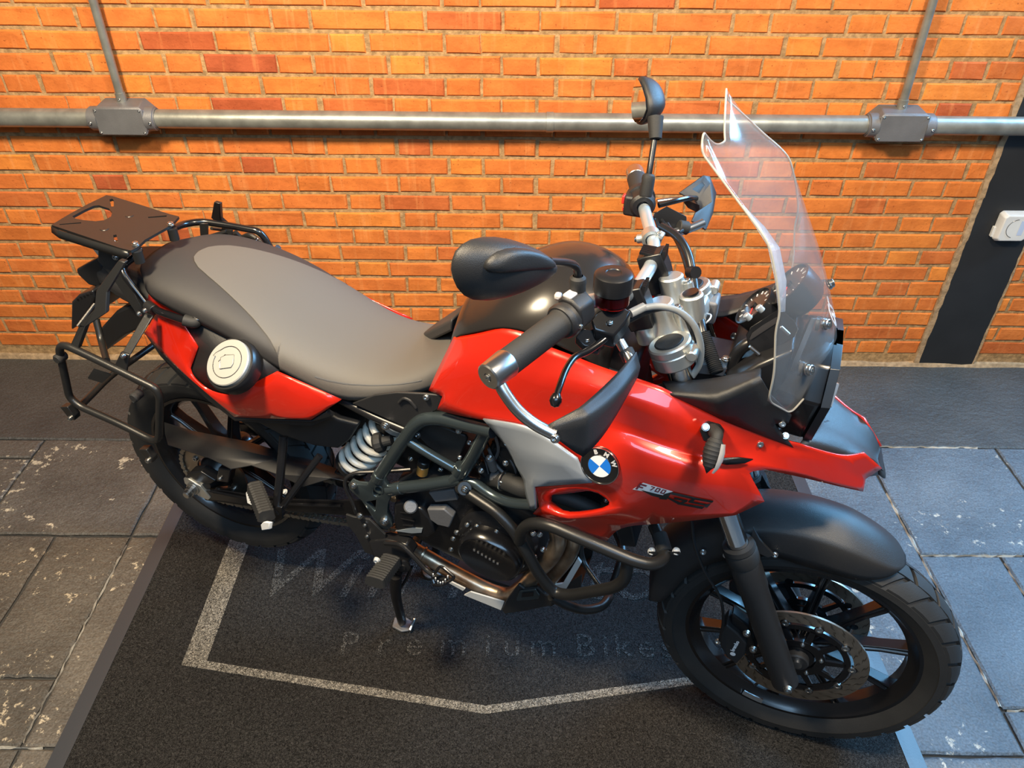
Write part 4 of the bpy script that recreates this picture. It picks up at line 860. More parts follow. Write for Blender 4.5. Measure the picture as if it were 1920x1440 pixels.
# grey strip between seat and tank on the far side is the seat's own raised nose (below)
# ---------------------------------------------------------------- seat
ST = [(-.030, .060, 1.030, 1.008, 0), (-.010, .100, 1.038, 1.004, 0), (.025, .130, 1.043, .999, 0), (.08, .147, 1.045, .990, 0), (.15, .154, 1.038, .977, 0), (.22, .158, 1.022, .960, 0), (.29, .160, .998, .936, 0), (.36, .160, .966, .900, 0), (.43, .156, .936, .872, 0), (.50, .150, .913, .846, 0), (.56, .141, .906, .853, 0), (.61, .132, .911, .869, 0), (.66, .122, .929, .884, 0), (.70, .112, .954, .896, 0), (.735, .105, .984, .920, 0)]
def interp(s):
    for a, c in zip(ST[:-1], ST[1:]):
        if a[0] <= s <= c[0]:
            t = (s-a[0])/(c[0]-a[0]); return [a[i]+(c[i]-a[i])*t for i in range(5)]
    return list(ST[0] if s < ST[0][0] else ST[-1])
def smooth(s):
    q = [interp(s+d) for d in (-.03, -.015, 0, .015, .03)]; return [sum(k)/5 for k in zip(*q)]
def seat_pt(s, t, lift=0):
    """t from -1 (left lower edge) to 1 (right lower edge)"""
    _, hw, zc, ze, _ = smooth(s); a = abs(t); th = a*math.pi/2; n = .52
    w = hw*(math.sin(th)**(n*1.25)); z = ze+(zc-ze)*(max(0, math.cos(th))**n); z -= .006*(w/hw)**2
    k = 1+lift/max(hw, .05); return V3((s, -math.copysign(w*k, t), z+lift*max(0, math.cos(th))))
NS = 64; ss = [-.034+(.772)*i/NS for i in range(NS+1)]
def tb(s):                                   # edge of the grey panel across the seat
    T = [(.080, .0), (.086, .024), (.100, .040), (.122, .056), (.16, .072), (.22, .093), (.30, .120), (.345, .138), (.365, .150), (.374, .160)]
    if s <= .080: return 0
    if s >= .374: return 1
    for (x0, y0), (x1, y1) in zip(T[:-1], T[1:]):
        if x0 <= s <= x1: w = y0+(y1-y0)*(s-x0)/(x1-x0); break
    return min(1, math.asin(min(1, (w/smooth(s)[1])**(1/(.52*1.25))))*2/math.pi)
TT = [math.sin((i/15-1)*math.pi/2)*.5+(i/15-1)*.5 for i in range(31)]
seat = part('seat', M().grid([[seat_pt(s, t) for t in TT] for s in ss]), SEATD, bike, angle=180, solid=.006, offs=-1)
gp = [.0805+(.738-.0805)*(i/80)**1.25 for i in range(81)]
part('seat_panel', M().grid([[seat_pt(s, t*tb(s), .0014) for t in TT] for s in gp]), SEATL, seat, angle=180, solid=.0014, offs=-1, label='lighter grey seat top')
for off in (.0, .006):
    st_ = [seat_pt(.455+.235*i/24, (.80+.10*math.sin(i/24*math.pi)*-1)+off*2.4+.02, .0018) for i in range(25)]
    part('stitching', M().tube(st_, .0008, 5, bend=0), THREAD, seat)
nose = [B(787, 630, -.06), B(846, 600, .06), B(880, 571, -.03), B(914, 553, -.07), B(890, 556, -.10), B(820, 605, -.10)]
part('seat_nose', M().prism([p+V3((0, 0, .002)) for p in nose], V3((0, 0, -.03))), SEATD, seat, bevel=.006, seg=3)
part('seat_base', M().grid([[V3((s, y*smooth(s)[1], smooth(s)[3]-.004-.012*(1-abs(y)))) for y in (-.97, -.9, 0, .9, .97)] for s in ss]), BLKS, seat, solid=.010, offs=1)
# ---------------------------------------------------------------- tail
tail = part('tail_cover', M().loft([[P(s, w, z) for w, z in ((hw, z0), (hw*1.02, z0+.03), (hw*.7, z1), (-hw*.7, z1), (-hw*1.02, z0+.03), (-hw, z0))] for s, hw, z0, z1 in ((-.20, .055, .930, .985), (-.12, .085, .925, .995), (-.05, .105, .925, 1.000), (.05, .125, .925, .985), (.2, .135, .88, .93), (.45, .12, .80, .83), (.6, .11, .80, .83))]), BLK, bike, bevel=.008, seg=3)
# red rear side panel
rp = dict(A=(294, 586, .138), Bv=(338, 598, .148), C=(346, 608, .150), D=(372, 650, .160), E=(358, 690, .172), F=(364, 712, .178), G=(400, 736, .184), H=(430, 740, .186), I=(474, 720, .182), J=(521, 696, .174), K=(640, 749, .170), L=(584, 786, .185), Mm=(512, 784, .190), N=(440, 781, .192), O=(395, 742, .190), Pq=(345, 700, .178), Q=(305, 662, .162), R=(272, 625, .140),
          x1=(318, 628, .158), x2=(338, 662, .170), x3=(352, 700, .180), x4=(398, 744, .188), x5=(440, 762, .197), x6=(560, 772, .192), x7=(525, 712, .188))
rm = M().shell({k: B(*p) for k, p in rp.items()}, [q.split() for q in ('A Bv x1 R', 'Bv C D x1', 'x1 D E x2', 'R x1 x2 Q', 'x2 E x3', 'Q x2 x3 Pq', 'x3 E F', 'x3 F G x4', 'Pq x3 x4 O', 'x4 G H x5', 'O x4 x5 N', 'H I x7 x5', 'I J x7', 'J K x6 x7', 'x7 x6 Mm x5', 'x5 Mm N', 'K L x6', 'x6 L Mm')])
rm.crease([q.split() for q in ('x3 x4 x5 x7 J', 'x5 x6', 'K x6')], .6)
rm.sharp('A Bv D E J K L N R x5 H')
rq_, rl_ = pair('rear_side_panel', rm, RED, bike, sub=2, solid=.004); rq_['label'] = 'red right rear side panel below the fuel cap'
pk = [(281, 545, .120), (303, 556, .126), (330, 573, .132), (347, 588, .136), (343, 603, .140), (310, 590, .134), (276, 576, .122)]
pair('red_tail_strip', M().shell({i: B(*p) for i, p in enumerate(pk)}, [[0, 1, 5, 6], [1, 2, 5], [2, 3, 4, 5]]), RED, bike, solid=.004)
# black surround of the fuel cap, and its lower lip
sp = [(345, 606, .146), (385, 612, .148), (430, 628, .150), (465, 645, .152), (480, 662, .155), (524, 695, .168), (474, 722, .178), (430, 743, .182), (398, 738, .180), (362, 713, .174), (356, 690, .168), (370, 650, .157)]
su = M(); cpt = B(428, 682, .170); vs_ = su.vs(BL(sp)); cv = su.b.verts.new(cpt)
for i in range(len(vs_)): su.f([vs_[i], vs_[(i+1) % len(vs_)], cv])
pair('side_cover', su, BLK, bike, solid=.004)
lowlip = [(272, 627, .136), (306, 664, .158), (346, 703, .174), (396, 745, .186), (440, 783, .190), (512, 787, .188), (584, 789, .182), (612, 772, .175), (625, 780, .16), (585, 800, .176), (440, 790, .185), (392, 753, .18), (340, 710, .168), (300, 668, .15)]
part('tail_lower_edge', M().prism(BL(lowlip), V3((0, .012, 0))), BLK, bike, bevel=.002)
# fuel cap
fc = B(428, 680, .205); fz = V3((-.10, -.62, .78)).normalized()
cap = part('fuel_cap', M().lathe(fc-fz*.018, fz, [(.060, -.02), (.062, .004), (.060, .010), (.058, .014), (.054, .014), (.053, .011), (0, .011)], 48), BLKS, bike)
part('cap_disc', M().lathe(fc, fz, [(0, .004), (.034, .004), (.0345, .0032), (.036, .0032), (.0365, .004), (.050, .004), (.052, .002), (.052, -.008)], 56), CAPM, cap, label='silver filler cap')
cx_ = (B(470, 668, .186)-B(390, 695, .186)); cx_ = (cx_-fz*cx_.dot(fz)).normalized(); cy_ = fz.cross(cx_)
def cdisc(x, y, h=.0042): return fc+fz*h+cx_*x+cy_*y
part('cap_flap', M().prism([cdisc(*q) for q in ((-.016, -.014), (.012, -.014), (.017, -.006), (.017, .014), (-.004, .016), (-.016, .012))], fz*.0016), CAPM, cap, bevel=.0008)
part('cap_groove', M().tube([cdisc(.0355*math.cos(a), .0355*math.sin(a)) for a in [rad(150+12*i) for i in range(27)]]+[cdisc(-.030, .026), cdisc(-.037, .020), cdisc(-.031, .017)], .0006, 5, bend=0), DECK, cap)
part('cap_groove', M().tube([cdisc(-.022, .004), cdisc(-.006, .018)], .0008, 5), DECK, cap); part('cap_groove', M().tube([cdisc(*q, .0058) for q in ((-.016, -.014), (.012, -.014), (.017, -.006), (.017, .014), (-.004, .016), (-.016, .012))], .0005, 5, bend=0, closed=True), DECK, cap)
# ---------------------------------------------------------------- luggage rack
RZ = 1.095
def rk(u, v): d = None; lo, hi = -.4, .4; return None
def at_z(u, v, z):
    d = ray(u, v); t = (z-CAMH)/d.z; p = V3((t*d.x, t*d.y, z)); return V3(((p-C0).dot(AX), -(p-C0).dot(RT), z))
outl = [at_z(u, v, RZ) for u, v in ((97, 424), (130, 404), (165, 385), (200, 368), (212, 370), (270, 388), (320, 404), (336, 408), (322, 424), (300, 436), (272, 452), (258, 466), (246, 472), (228, 468))]
def plate_holes(outline, holes, th, name, material, parent):
    """flat plate with cut-outs, filled as one sheet"""
    b_ = bmesh.new(); ed = []
    for loop in [outline]+holes:
        vs_ = [b_.verts.new(p) for p in loop]
        for i in range(len(vs_)): ed.append(b_.edges.new((vs_[i], vs_[(i+1) % len(vs_)])))
    bmesh.ops.triangle_fill(b_, use_beauty=True, edges=ed)
    m = M(); m.b = b_; return part(name, m, material, parent, solid=th, offs=0, flat=True)
def hz(*q): return [at_z(u, v, RZ) for u, v in q]
holes = [hz((136, 408), (158, 396), (176, 388), (186, 387), (205, 393), (211, 400), (209, 408), (196, 415), (180, 417), (158, 415), (142, 412)), hz((206, 376), (211, 374.5), (214, 378), (214, 389), (209, 390)), hz((112, 422.5), (153, 419), (153, 421), (113, 424)), hz((278, 409), (313, 406), (313, 408.5), (279, 411)), hz((213, 443), (219, 442), (222, 456), (215, 454))]
rack = plate_holes(outl, holes, .006, 'luggage_rack_plate', POWD, bike)
part('plate_flange', M().grid([[at_z(97, 424, RZ), at_z(110, 431.5, RZ), at_z(165, 449, RZ), at_z(228, 468, RZ), at_z(240, 472, RZ)], [at_z(97, 424, RZ)+V3((0, -.004, -.014)), at_z(110, 431.5, RZ)+V3((0, -.004, -.018)), at_z(165, 449, RZ)+V3((0, -.004, -.018)), at_z(228, 468, RZ)+V3((0, -.004, -.018)), at_z(240, 472, RZ)+V3((.002, -.004, -.010))]]), POWD, rack, solid=.004)
for u, v in ((254, 458), (320, 421)): bolt(at_z(u, v, RZ+.004), V3((0, 0, 1)), .0065, rack)
for u, v in ((196, 429), (243, 404)): part('plate_plug', M().lathe(at_z(u, v, RZ+.003), V3((0, 0, 1)), [(.010, 0), (.009, .001), (.004, .0012), (0, .0006)], 20), POWD, rack)
for u, v, w in ((256, 470, .06), (322, 428, -.05)):
    p = at_z(u, v, RZ-.004); part('rack_post', M().cyl(p, p-V3((0, 0, .028)), .011, 16), POWD, rack)
rr1 = part('rack_rail', M().tube(BL([(262, 468, .07), (252, 482, .095), (228, 500, .115), (232, 515, .125), (275, 570, .135)]), .0075, 12, bend=.02), BLKG, bike)
part('rail_grip', M().tube(BL([(275, 570, .135), (300, 585, .150), (350, 602, .165), (374, 600, .150)]), .0085, 12, bend=.02), BLKG, rr1)
part('rail_boot', M().tube(BL([(345, 600, .164), (368, 606, .156), (372, 592, .140)]), .013, 14, bend=.01), RUB, rr1)
part('rail_clamp', M().cyl(B(277, 572, .137), B(290, 582, .146), .0125, 16, ch=.001), POWD, rr1)
rr2 = part('rack_rail', M().tube(BL([(326, 428, -.06), (345, 420, -.10), (378, 415, -.135), (430, 423, -.15), (484, 433, -.16), (496, 445, -.165), (512, 474, -.165)]), .0085, 12, bend=.02), BLKG, bike)
part('rail_grip', M().tube(BL([(512, 470, -.17), (545, 487, -.165), (570, 500, -.155), (582, 512, -.14)]), .0085, 12, bend=.02), BLKG, rr2)
part('rail_strut', M().prism(BL([(374, 420, -.12), (388, 420, -.12), (388, 445, -.12), (376, 447, -.12)]), V3((0, .006, 0))), POWD, rr2)
part('rail_strut', M().prism(BL([(421, 432, -.13), (434, 432, -.13), (434, 455, -.13), (424, 452, -.13)]), V3((0, .006, 0))), POWD, rr2)
part('rail_strut', M().tube(BL([(388, 445, -.12), (425, 434, -.13)]), .005, 8), POWD, rr2)
part('rail_clamp', M().tube(BL([(440, 436, -.19), (452, 448, -.2), (468, 440, -.2), (490, 455, -.2), (498, 468, -.19), (512, 475, -.18), (522, 464, -.18)]), .008, 10, bend=.012), POWD, rr2)
for u, v, w in ((482, 449, -.185), (496, 467, -.18)): bolt(B(u, v, w), V3((.2, -1, .3)), .0045, rr2)
# ---------------------------------------------------------------- pannier frames
def pannier(tr, prefix):
    pf = part('pannier_frame', M().tube([tr(p) for p in BL([(108, 640, .262), (160, 664, .262), (292, 728, .262), (300, 745, .262), (298, 832, .262), (225, 795, .262), (150, 762, .262), (130, 745, .262), (108, 650, .262)])][:-1], .0088, 14, bend=.035, closed=True), POWD, bike)
    part('frame_rod', M().tube([tr(p) for p in BL([(133, 655, .255), (180, 677, .255), (262, 720, .255)])], .0035, 8, bend=0), POWD, pf)
    for u, v in ((122, 664), (264, 735)): part('rubber_bumper', M().cyl(tr(B(u, v, .25)), tr(B(u, v, .25)+V3((0, -.026, 0))), .0115, 18, ch=.003), RUB, pf)
    for u, v in ((136, 776), (282, 855)):
        a = B(u, v, .258); part('lock_bracket', M().prism([tr(q) for q in (a+V3((-.020, .01, .022)), a+V3((.006, .01, .03)), a+V3((.016, .01, .004)), a+V3((.012, .01, -.010)), a+V3((-.004, .01, -.012)))], tr(V3((0, -.020, 0)))), POWD, pf, bevel=.002)
        bolt(tr(a+V3((0, -.010, -.006))), tr(V3((0, -1, 0))), .0060, pf)
    part('bent_stay', M().prism([tr(p) for p in BL([(222, 488, .165), (234, 492, .165), (200, 548, .200), (198, 588, .225), (162, 612, .250), (146, 655, .262), (130, 650, .262), (150, 606, .250), (176, 582, .225), (180, 545, .200)])], tr(V3((0, .012, 0)))), POWD, pf, bevel=.002)
    part('thin_stay', M().tube([tr(p) for p in BL([(146, 612, .252), (178, 570, .20)])], .004, 8), POWD, pf)
    part('flat_stay', M().prism([tr(p) for p in BL([(271, 588, .165), (286, 594, .165), (243, 667, .245), (228, 662, .245)])], tr(V3((0, .006, 0)))), POWD, pf, bevel=.002)
    part('flat_stay', M().prism([tr(p) for p in BL([(226, 660, .252), (242, 666, .252), (236, 702, .262), (212, 690, .262)])], tr(V3((0, .006, 0)))), POWD, pf, bevel=.002)
    bolt(tr(B(231, 667, .258)), tr(V3((.0, -1, .1))), .0055, pf); bolt(tr(B(261, 588, .172)), tr(V3((0, -1, .1))), .0052, pf); bolt(tr(B(272, 582, .172)), tr(V3((0, -1, .1))), .0052, pf)
    part('side_tongue', M().prism([tr(p) for p in BL([(164, 708, .270), (176, 690, .262), (208, 700, .262), (190, 716, .270)])], V3((0, 0, -.004))), POWD, pf, bevel=.001)
    return pf
pannier(lambda p: V3(p), 'r'); pannier(flip, 'l')
part('rear_cross_tube', M().tube(BL([(150, 762, .25), (172, 740, .20), (206, 705, .12)])+[flip(p) for p in BL([(172, 740, .20), (150, 762, .25)])], .0085, 12, bend=.04), POWD, bike)
part('rear_upright', M().tube(BL([(180, 598, .12), (190, 640, .14), (200, 676, .2)]), .008, 12, bend=.02), POWD, bike)
# number plate hanger and rear lamp
part('plate_hanger', M().loft([[P(s, w, z) for w in (.07, -.07) for z in ((z0, z1) if w > 0 else (z1, z0))] for s, z0, z1 in ((-.05, .86, .93), (-.16, .80, .87), (-.26, .72, .78))]), BLKS, bike, bevel=.006)
hgp = part('plate_holder', M().prism(BL([(133, 566, .09), (146, 553, .09), (172, 545, .09), (178, 560, .09), (160, 600, .09), (132, 620, .09)]), V3((0, .17, 0))), BLKS, bike, bevel=.006, seg=3)
for k in range(5):
    a = B(146+k*6, 562-k*3, .09); part('holder_rib', M().tube([a, a+V3((0, .17, 0))], .0045, 8), BLKS, hgp)
tl = part('tail_light', M().prism(BL([(142, 505, .055), (182, 484, .055), (196, 515, .055), (188, 540, .055), (166, 535, .055), (145, 515, .055)]), V3((0, .11, 0))), BLKS, bike, bevel=.005, seg=3)
part('plate_light', M().prism(BL([(168, 460, .05), (178, 458, .05), (196, 478, .05), (184, 480, .05)]), V3((0, .05, 0))), PLATE, tl, bevel=.001)
part('rack_bracket', M().prism(BL([(184, 468, .075), (250, 480, .075), (232, 512, .10), (272, 590, .125), (262, 598, .125), (210, 520, .09), (184, 490, .075)]), V3((0, .006, 0))), POWD, bike, bevel=.001); bolt(B(217, 482, .088), V3((0, -1, .2)), .006, bike)
# ---------------------------------------------------------------- cockpit side panels, beak, headlight
cp = dict(a=(1242,716,.128), b=(1300,715,.112), c=(1342,711,.112), d=(1427,692,.128), e=(1255,739,.168), f=(1300,743,.178), g=(1345,747,.184), h=(1426,707,.166),
          i=(1262,742,.166), j=(1302,759,.162), k=(1360,788,.153), l=(1425,814,.140), m=(1488,838,.122), n=(1446,742,.160), o=(1484,778,.145), p=(1478,792,.142), q=(1452,793,.146), r=(1462,810,.140))
pm = M().shell({k: B(*v) for k, v in cp.items()}, [q.split() for q in ('a b f e', 'b c g f', 'c d h g', 'e f j i', 'f g k j', 'g h n k', 'n q l k', 'n o p q', 'q r l', 'r m l')])
pm.crease([q.split() for q in ('e f g h', 'g k', 'n q')], .9)
pm.sharp('d h e g o p m a')
pair('cockpit_side_panel', pm, BLK, bike, sub=2, solid=.004)
bolt(B(1467, 795, .146), V3((.2, -.8, .5)), .005, bike); bolt(B(1473, 817, .132), V3((.1, -.7, .7)), .005, bike)
rows = []
for (e, f_, c) in (((1500,832,.112), (1518,806,.065), (1532,785,.0)), ((1530,842,.098), (1556,814,.055), (1576,806,.0)), ((1560,851,.084), (1586,826,.045), (1606,828,.0)), ((1592,857,.068), (1612,838,.036), (1630,848,.0)), ((1622,848,.050), (1637,856,.024), (1645,866,.0)), ((1650,876,.034), (1657,883,.016), (1661,887,.0)), ((1648,890,.032), (1656,896,.016), (1660,899,0))):
    r = BL([e, f_, c]); rows.append(r+[flip(r[1]), flip(r[0])])
bk = part('beak', M().grid(rows), BLK, bike, sub=1, solid=.004)
part('beak_spine', M().loft([[B(1545, 790, .012), B(1552, 787, .0), B(1556, 792, -.004)], [B(1590, 822, .016), B(1603, 822, .0), B(1600, 828, -.006)], [B(1612, 846, .016), B(1622, 843, .0), B(1618, 850, -.004)]]), BLKS, bk)
nt_ = [B(1618, 899, .050), B(1653, 879, .032), B(1660, 889, 0)]
part('beak_underside', M().loft([nt_+[flip(nt_[1]), flip(nt_[0])], [p+V3((-.03, 0, -.018)) for p in nt_+[flip(nt_[1]), flip(nt_[0])]]]), BLKS, bk)
hT, hM_, hB = B(1556, 690, .085), B(1538, 762, .122), B(1504, 822, .100)
def hring(ds, k, dz=0):
    r = [V3((p.x+ds, p.y*k, p.z+dz)) for p in (hT, hM_, hB)]; r = [V3((hT.x+ds, -.03*k, hT.z+.012+dz))]+r+[V3((hB.x+ds, -.04*k, hB.z-.006+dz))]
    return r+[flip(p) for p in r[::-1]]
hl = part('headlight', M().loft([hring(-.11, .75), hring(-.03, .97), hring(-.004, 1.0), hring(.010, .93)]), BLKG, bike, bevel=.004, label='black headlight housing')
part('headlight_bezel', M().loft([hring(.001, 1.03), hring(.016, 1.0), hring(.016, .80), hring(.006, .78)], caps=False), BLKS, hl, bevel=.002)
part('headlight_glass', M().loft([hring(.010, .80), hring(.014, .78)]), LENSM, hl)
part('position_lamp', M().prism([p+V3((.006, 0, 0)) for p in BL([(1556,715,.094),(1568,718,.070),(1553,764,.078),(1541,758,.104)])], V3((-.006, .003, 0))), LENSM, hl, bevel=.002)
part('headlight_bracket', M().loft([[P(s, w, z) for w, z in ((.06, .98), (.06, 1.05), (-.06, 1.05), (-.06, .98))] for s in (1.22, 1.36)]), BLKS, bike, bevel=.006)
part('bracket_plate', M().prism(BL([(1300, 670, .06), (1322, 668, .06), (1368, 676, .06), (1364, 690, .06), (1305, 683, .06)]), V3((0, .004, -.003))), BARALU, bike, bevel=.001)
part('bracket_plate', M().prism(BL([(1305, 684, .064), (1363, 691, .064), (1356, 705, .064), (1310, 700, .064)]), V3((0, .004, 0))), CASTG, bike)
bolt(B(1360, 675, .06)+V3((0, 0, .002)), V3((0, 0, 1)), .006, bike)
part('cockpit_stay', M().tube(BL([(1372, 690, .055), (1378, 668, .055), (1392, 650, .055), (1412, 640, .05)]), .011, 12, bend=.02), BLKS, bike)
part('cockpit_floor', M().loft([[P(s, w, z) for w, z in ((hw, z0), (hw, z1), (-hw, z1), (-hw, z0))] for s, hw, z0, z1 in ((1.13, .09, .80, .88), (1.25, .12, .84, .94), (1.40, .10, .90, .99))]), BLKS, bike, bevel=.01)
# instruments
dn_ = V3((-.80, -.08, .60)).normalized()
dash = part('instrument_panel', M().loft([[P(s, w, z) for w, z in ((hw, z0), (hw*.95, z1), (-hw*.95, z1), (-hw, z0))] for s, hw, z0, z1 in ((1.28, .115, 1.015, 1.06), (1.33, .12, 1.02, 1.12), (1.38, .10, 1.05, 1.15))]), BLKS, bike, bevel=.008, seg=3)
for u, v, w, r_ in ((1413, 573, -.030, .042), (1478, 533, -.040, .046)):
    c = B(u, v, w)
    d_ = part('dial', M().lathe(c-dn_*.05, dn_, [(r_*.75, 0), (r_*.95, .02), (r_, .045), (r_, .052), (r_*.93, .053), (r_*.91, .047), (0, .047)], 40), BLKS, dash)
    part('dial_face', M().lathe(c-dn_*.0025, dn_, [(r_*.90, 0), (r_*.90, .001), (0, .001)], 40), DIALM, d_)
    e_ = dn_.orthogonal().normalized(); g_ = dn_.cross(e_)
    for k in range(13):
        a = rad(20+k*25); o = c+(math.cos(a)*e_+math.sin(a)*g_)*r_*.74; t = (math.cos(a)*e_+math.sin(a)*g_)
        part('dial_mark', M().box(o-dn_*.001, (r_*.16, .0016, .0012), Matrix((t, dn_.cross(t), dn_)).transposed()), EMW, d_)
    part('needle', M().tube([c, c+(e_*.7+g_*.4).normalized()*r_*.7], .0009, 6), REDB, d_); part('needle_hub', M().cyl(c-dn_*.002, c+dn_*.004, r_*.16, 16), BLKS, d_)
disp = part('display', M().prism(BL([(1397, 627, .070), (1406, 612, .070), (1463, 574, .055), (1470, 590, .055), (1462, 606, .062), (1400, 646, .075)]), V3((.03, 0, -.022))), BLKS, dash, bevel=.003)
part('display_screen', M().prism([p-V3((.001, 0, -.0015)) for p in BL([(1411, 626, .072), (1457, 592, .058), (1457, 604, .062), (1406, 637, .075)])], V3((.002, 0, -.002))), DIALM, disp)
for u, v in ((1407, 598), (1430, 583)): part('display_button', M().cyl(B(u, v, .05), B(u, v, .05)+dn_*.012, .006, 12, ch=.001), BARALU, disp)
for (a, c) in (((1405, 649, .085), (1424, 665, .085)), ((1463, 612, .08), (1480, 628, .08))): part('locating_pin', M().cyl(B(*a), B(*c), .0032, 10, ch=.001), STEEL, dash)
bolt(B(1377, 631, -.12), V3((-.3, -1, .3)), .007, bike); bolt(B(1361, 587, -.135), V3((-.3, -.6, .8)), .005, bike)
part('ecu_box', M().box(B(1322, 575, -.10), (.05, .05, .05)), CASTG, bike, bevel=.006)
# ---------------------------------------------------------------- windscreen
edge = [(1440,752,.190), (1452,700,.195), (1454,620,.195), (1463,586,.194), (1457,527,.19), (1443,460,.182), (1420,425,.173), (1390,386,.160), (1350,332,.146), (1314,284,.132)]
cent = [(1.449, 1.132), (1.438, 1.165), (1.420, 1.20), (1.408, 1.228), (1.385, 1.268), (1.352, 1.312), (1.325, 1.348), (1.292, 1.386), (1.245, 1.420), (1.203, 1.447)]
tipq = B(1319, 247, .118); rows = []; KC = 8
for i, (e, c) in enumerate(zip(edge, cent)):
    p = B(*e); r = []
    for k in range(KC+1):
        t = k/KC; s_ = math.sin(t*math.pi/2)
        r.append(V3((p.x+(c[0]-p.x)*s_, p.y*(1-t), p.z+(c[1]-p.z)*s_)))
    if i == 0:
        b1 = B(1482, 775, .145); r[1] = p.lerp(b1, .5); r[2] = b1
        for k in range(3, KC+1): t = (k-2)/(KC-2); r[k] = V3((b1.x+(c[0]-b1.x)*math.sin(t*math.pi/2), b1.y*(1-t), b1.z+(c[1]-b1.z)*t**1.1))
    if i == len(edge)-1:
        r[1] = tipq; a_, b_ = tipq, V3((1.203, 0, 1.447))
        for k in range(2, KC+1): t = (k-1)/(KC-1); r[k] = V3((a_.x+(b_.x-a_.x)*t, a_.y*(1-t), a_.z-(a_.z-b_.z)*math.sin(t*math.pi/2)))
    rows.append(r+[flip(q) for q in r[-2::-1]])
rows_ws = rows
ws = part('windscreen', M().grid(rows), ACRY, bike, sub=2, solid=.0035, label='clear plastic windscreen')
for u, v, w in ((1535, 607, .065), (1503, 692, .12)):
    for sd in (1, -1):
        p = B(u, v, w); p = p if sd > 0 else flip(p)
        bolt(p+V3((.010, -.005*sd, .005)), V3((.8, -.45*sd, .4)), .0085, ws, name='screen_screw'); part('screw_washer', M().cyl(p-V3((.004, 0, 0)), p+V3((.001, -.0005*sd, .0005)), .012, 20), RUB, ws)
arm = M().loft([[B(1505, 700, .12)+V3((d, 0, 0)) for d in (-.02, -.012)]+[B(1512, 680, .115)+V3((d, 0, 0)) for d in (-.012, -.02)], [B(1535, 612, .065)+V3((d, 0, 0)) for d in (-.02, -.012)]+[B(1545, 600, .06)+V3((d, 0, 0)) for d in (-.012, -.02)]])
pair('screen_arm', arm, BLKS, bike)
fp = B(1571, 575, .012); lettering('screen_lettering', 'GS', .050, axes(fp+V3((.006, -.034, -.026)), V3((-.1, 1, 0)), V3((-.55, 0, .83))), EMW, ws, depth=.0006, shear=.2, bold=.001, align='LEFT')
nr = len(rows_ws); nc = len(rows_ws[0])
rim = [rows_ws[0][k] for k in range(nc)]+[rows_ws[i][nc-1] for i in range(1, nr)]+[rows_ws[nr-1][k] for k in range(nc-2, -1, -1)]+[rows_ws[i][0] for i in range(nr-2, 0, -1)]
part('screen_edge', M().tube(rim, .0017, 8, bend=.02, closed=True), EDGEM, ws)
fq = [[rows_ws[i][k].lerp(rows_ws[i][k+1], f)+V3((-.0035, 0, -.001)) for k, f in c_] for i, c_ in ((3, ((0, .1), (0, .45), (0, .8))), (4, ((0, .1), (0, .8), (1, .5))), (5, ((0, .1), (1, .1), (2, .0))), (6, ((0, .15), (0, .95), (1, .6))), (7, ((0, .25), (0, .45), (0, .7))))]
part('glare_patch', M().grid(fq), GLARE, ws, solid=.0006)  # thin pale sheet added to paint the sky's reflection in the screen
# ---------------------------------------------------------------- front mudguard
def fpol(r, a, w): return FA+V3((math.cos(a)*r, -w, math.sin(a)*r))
def lut(a, T):
    for (x0, y0), (x1, y1) in zip(T[:-1], T[1:]):
        if x0 <= a <= x1: return y0+(y1-y0)*(a-x0)/(x1-x0)
    return T[0][1] if a < T[0][0] else T[-1][1]
RC = [(67, .350), (78, .378), (88, .398), (100, .413), (114, .420), (130, .422), (146, .415), (158, .390), (168, .366), (174, .350)]
RE = [(67, .349), (70, .335), (75, .312), (81, .299), (92, .300), (101, .307), (110, .326), (127, .330), (146, .325), (158, .316), (166, .318), (171, .328), (174, .346)]
HW = [(67, .012), (69, .036), (72, .052), (78, .062), (86, .068), (168, .070), (172, .064), (174, .052)]
rows = []
for i in range(34):
    a = 67+107*(i/33)**1.15; rc_, re_, hw = lut(a, RC), lut(a, RE), lut(a, HW); ar = rad(a); dr = rc_-re_
    row = [fpol(re_, ar, hw), fpol(re_+dr*.45, ar, hw*1.02), fpol(re_+dr*.70, ar, hw*.95), fpol(re_+dr*.74, ar, hw*.88), fpol(rc_-dr*.08, ar, hw*.45), fpol(rc_, ar, 0)]
    rows.append(row+[V3((p.x, -p.y, p.z)) for p in row[-2::-1]])
mg = part('front_mudguard', M().grid(rows), BLK, bike, sub=1, solid=.003)
for sd in (1, -1):
    tr = (lambda p: p) if sd > 0 else flip
    part('mudguard_bracket', M().prism([tr(p) for p in BL([(1412, 990, .085), (1424, 1012, .085), (1452, 1042, .085), (1440, 1046, .085), (1405, 1030, .09)])], tr(V3((0, .006, 0)))), BLK, mg, bevel=.001)
    for u, v in ((1453, 1040), (1361, 1041), (1318, 1035)): bolt(tr(B(u, v, .078)), tr(V3((.2, -1, .3))), .0055, mg)
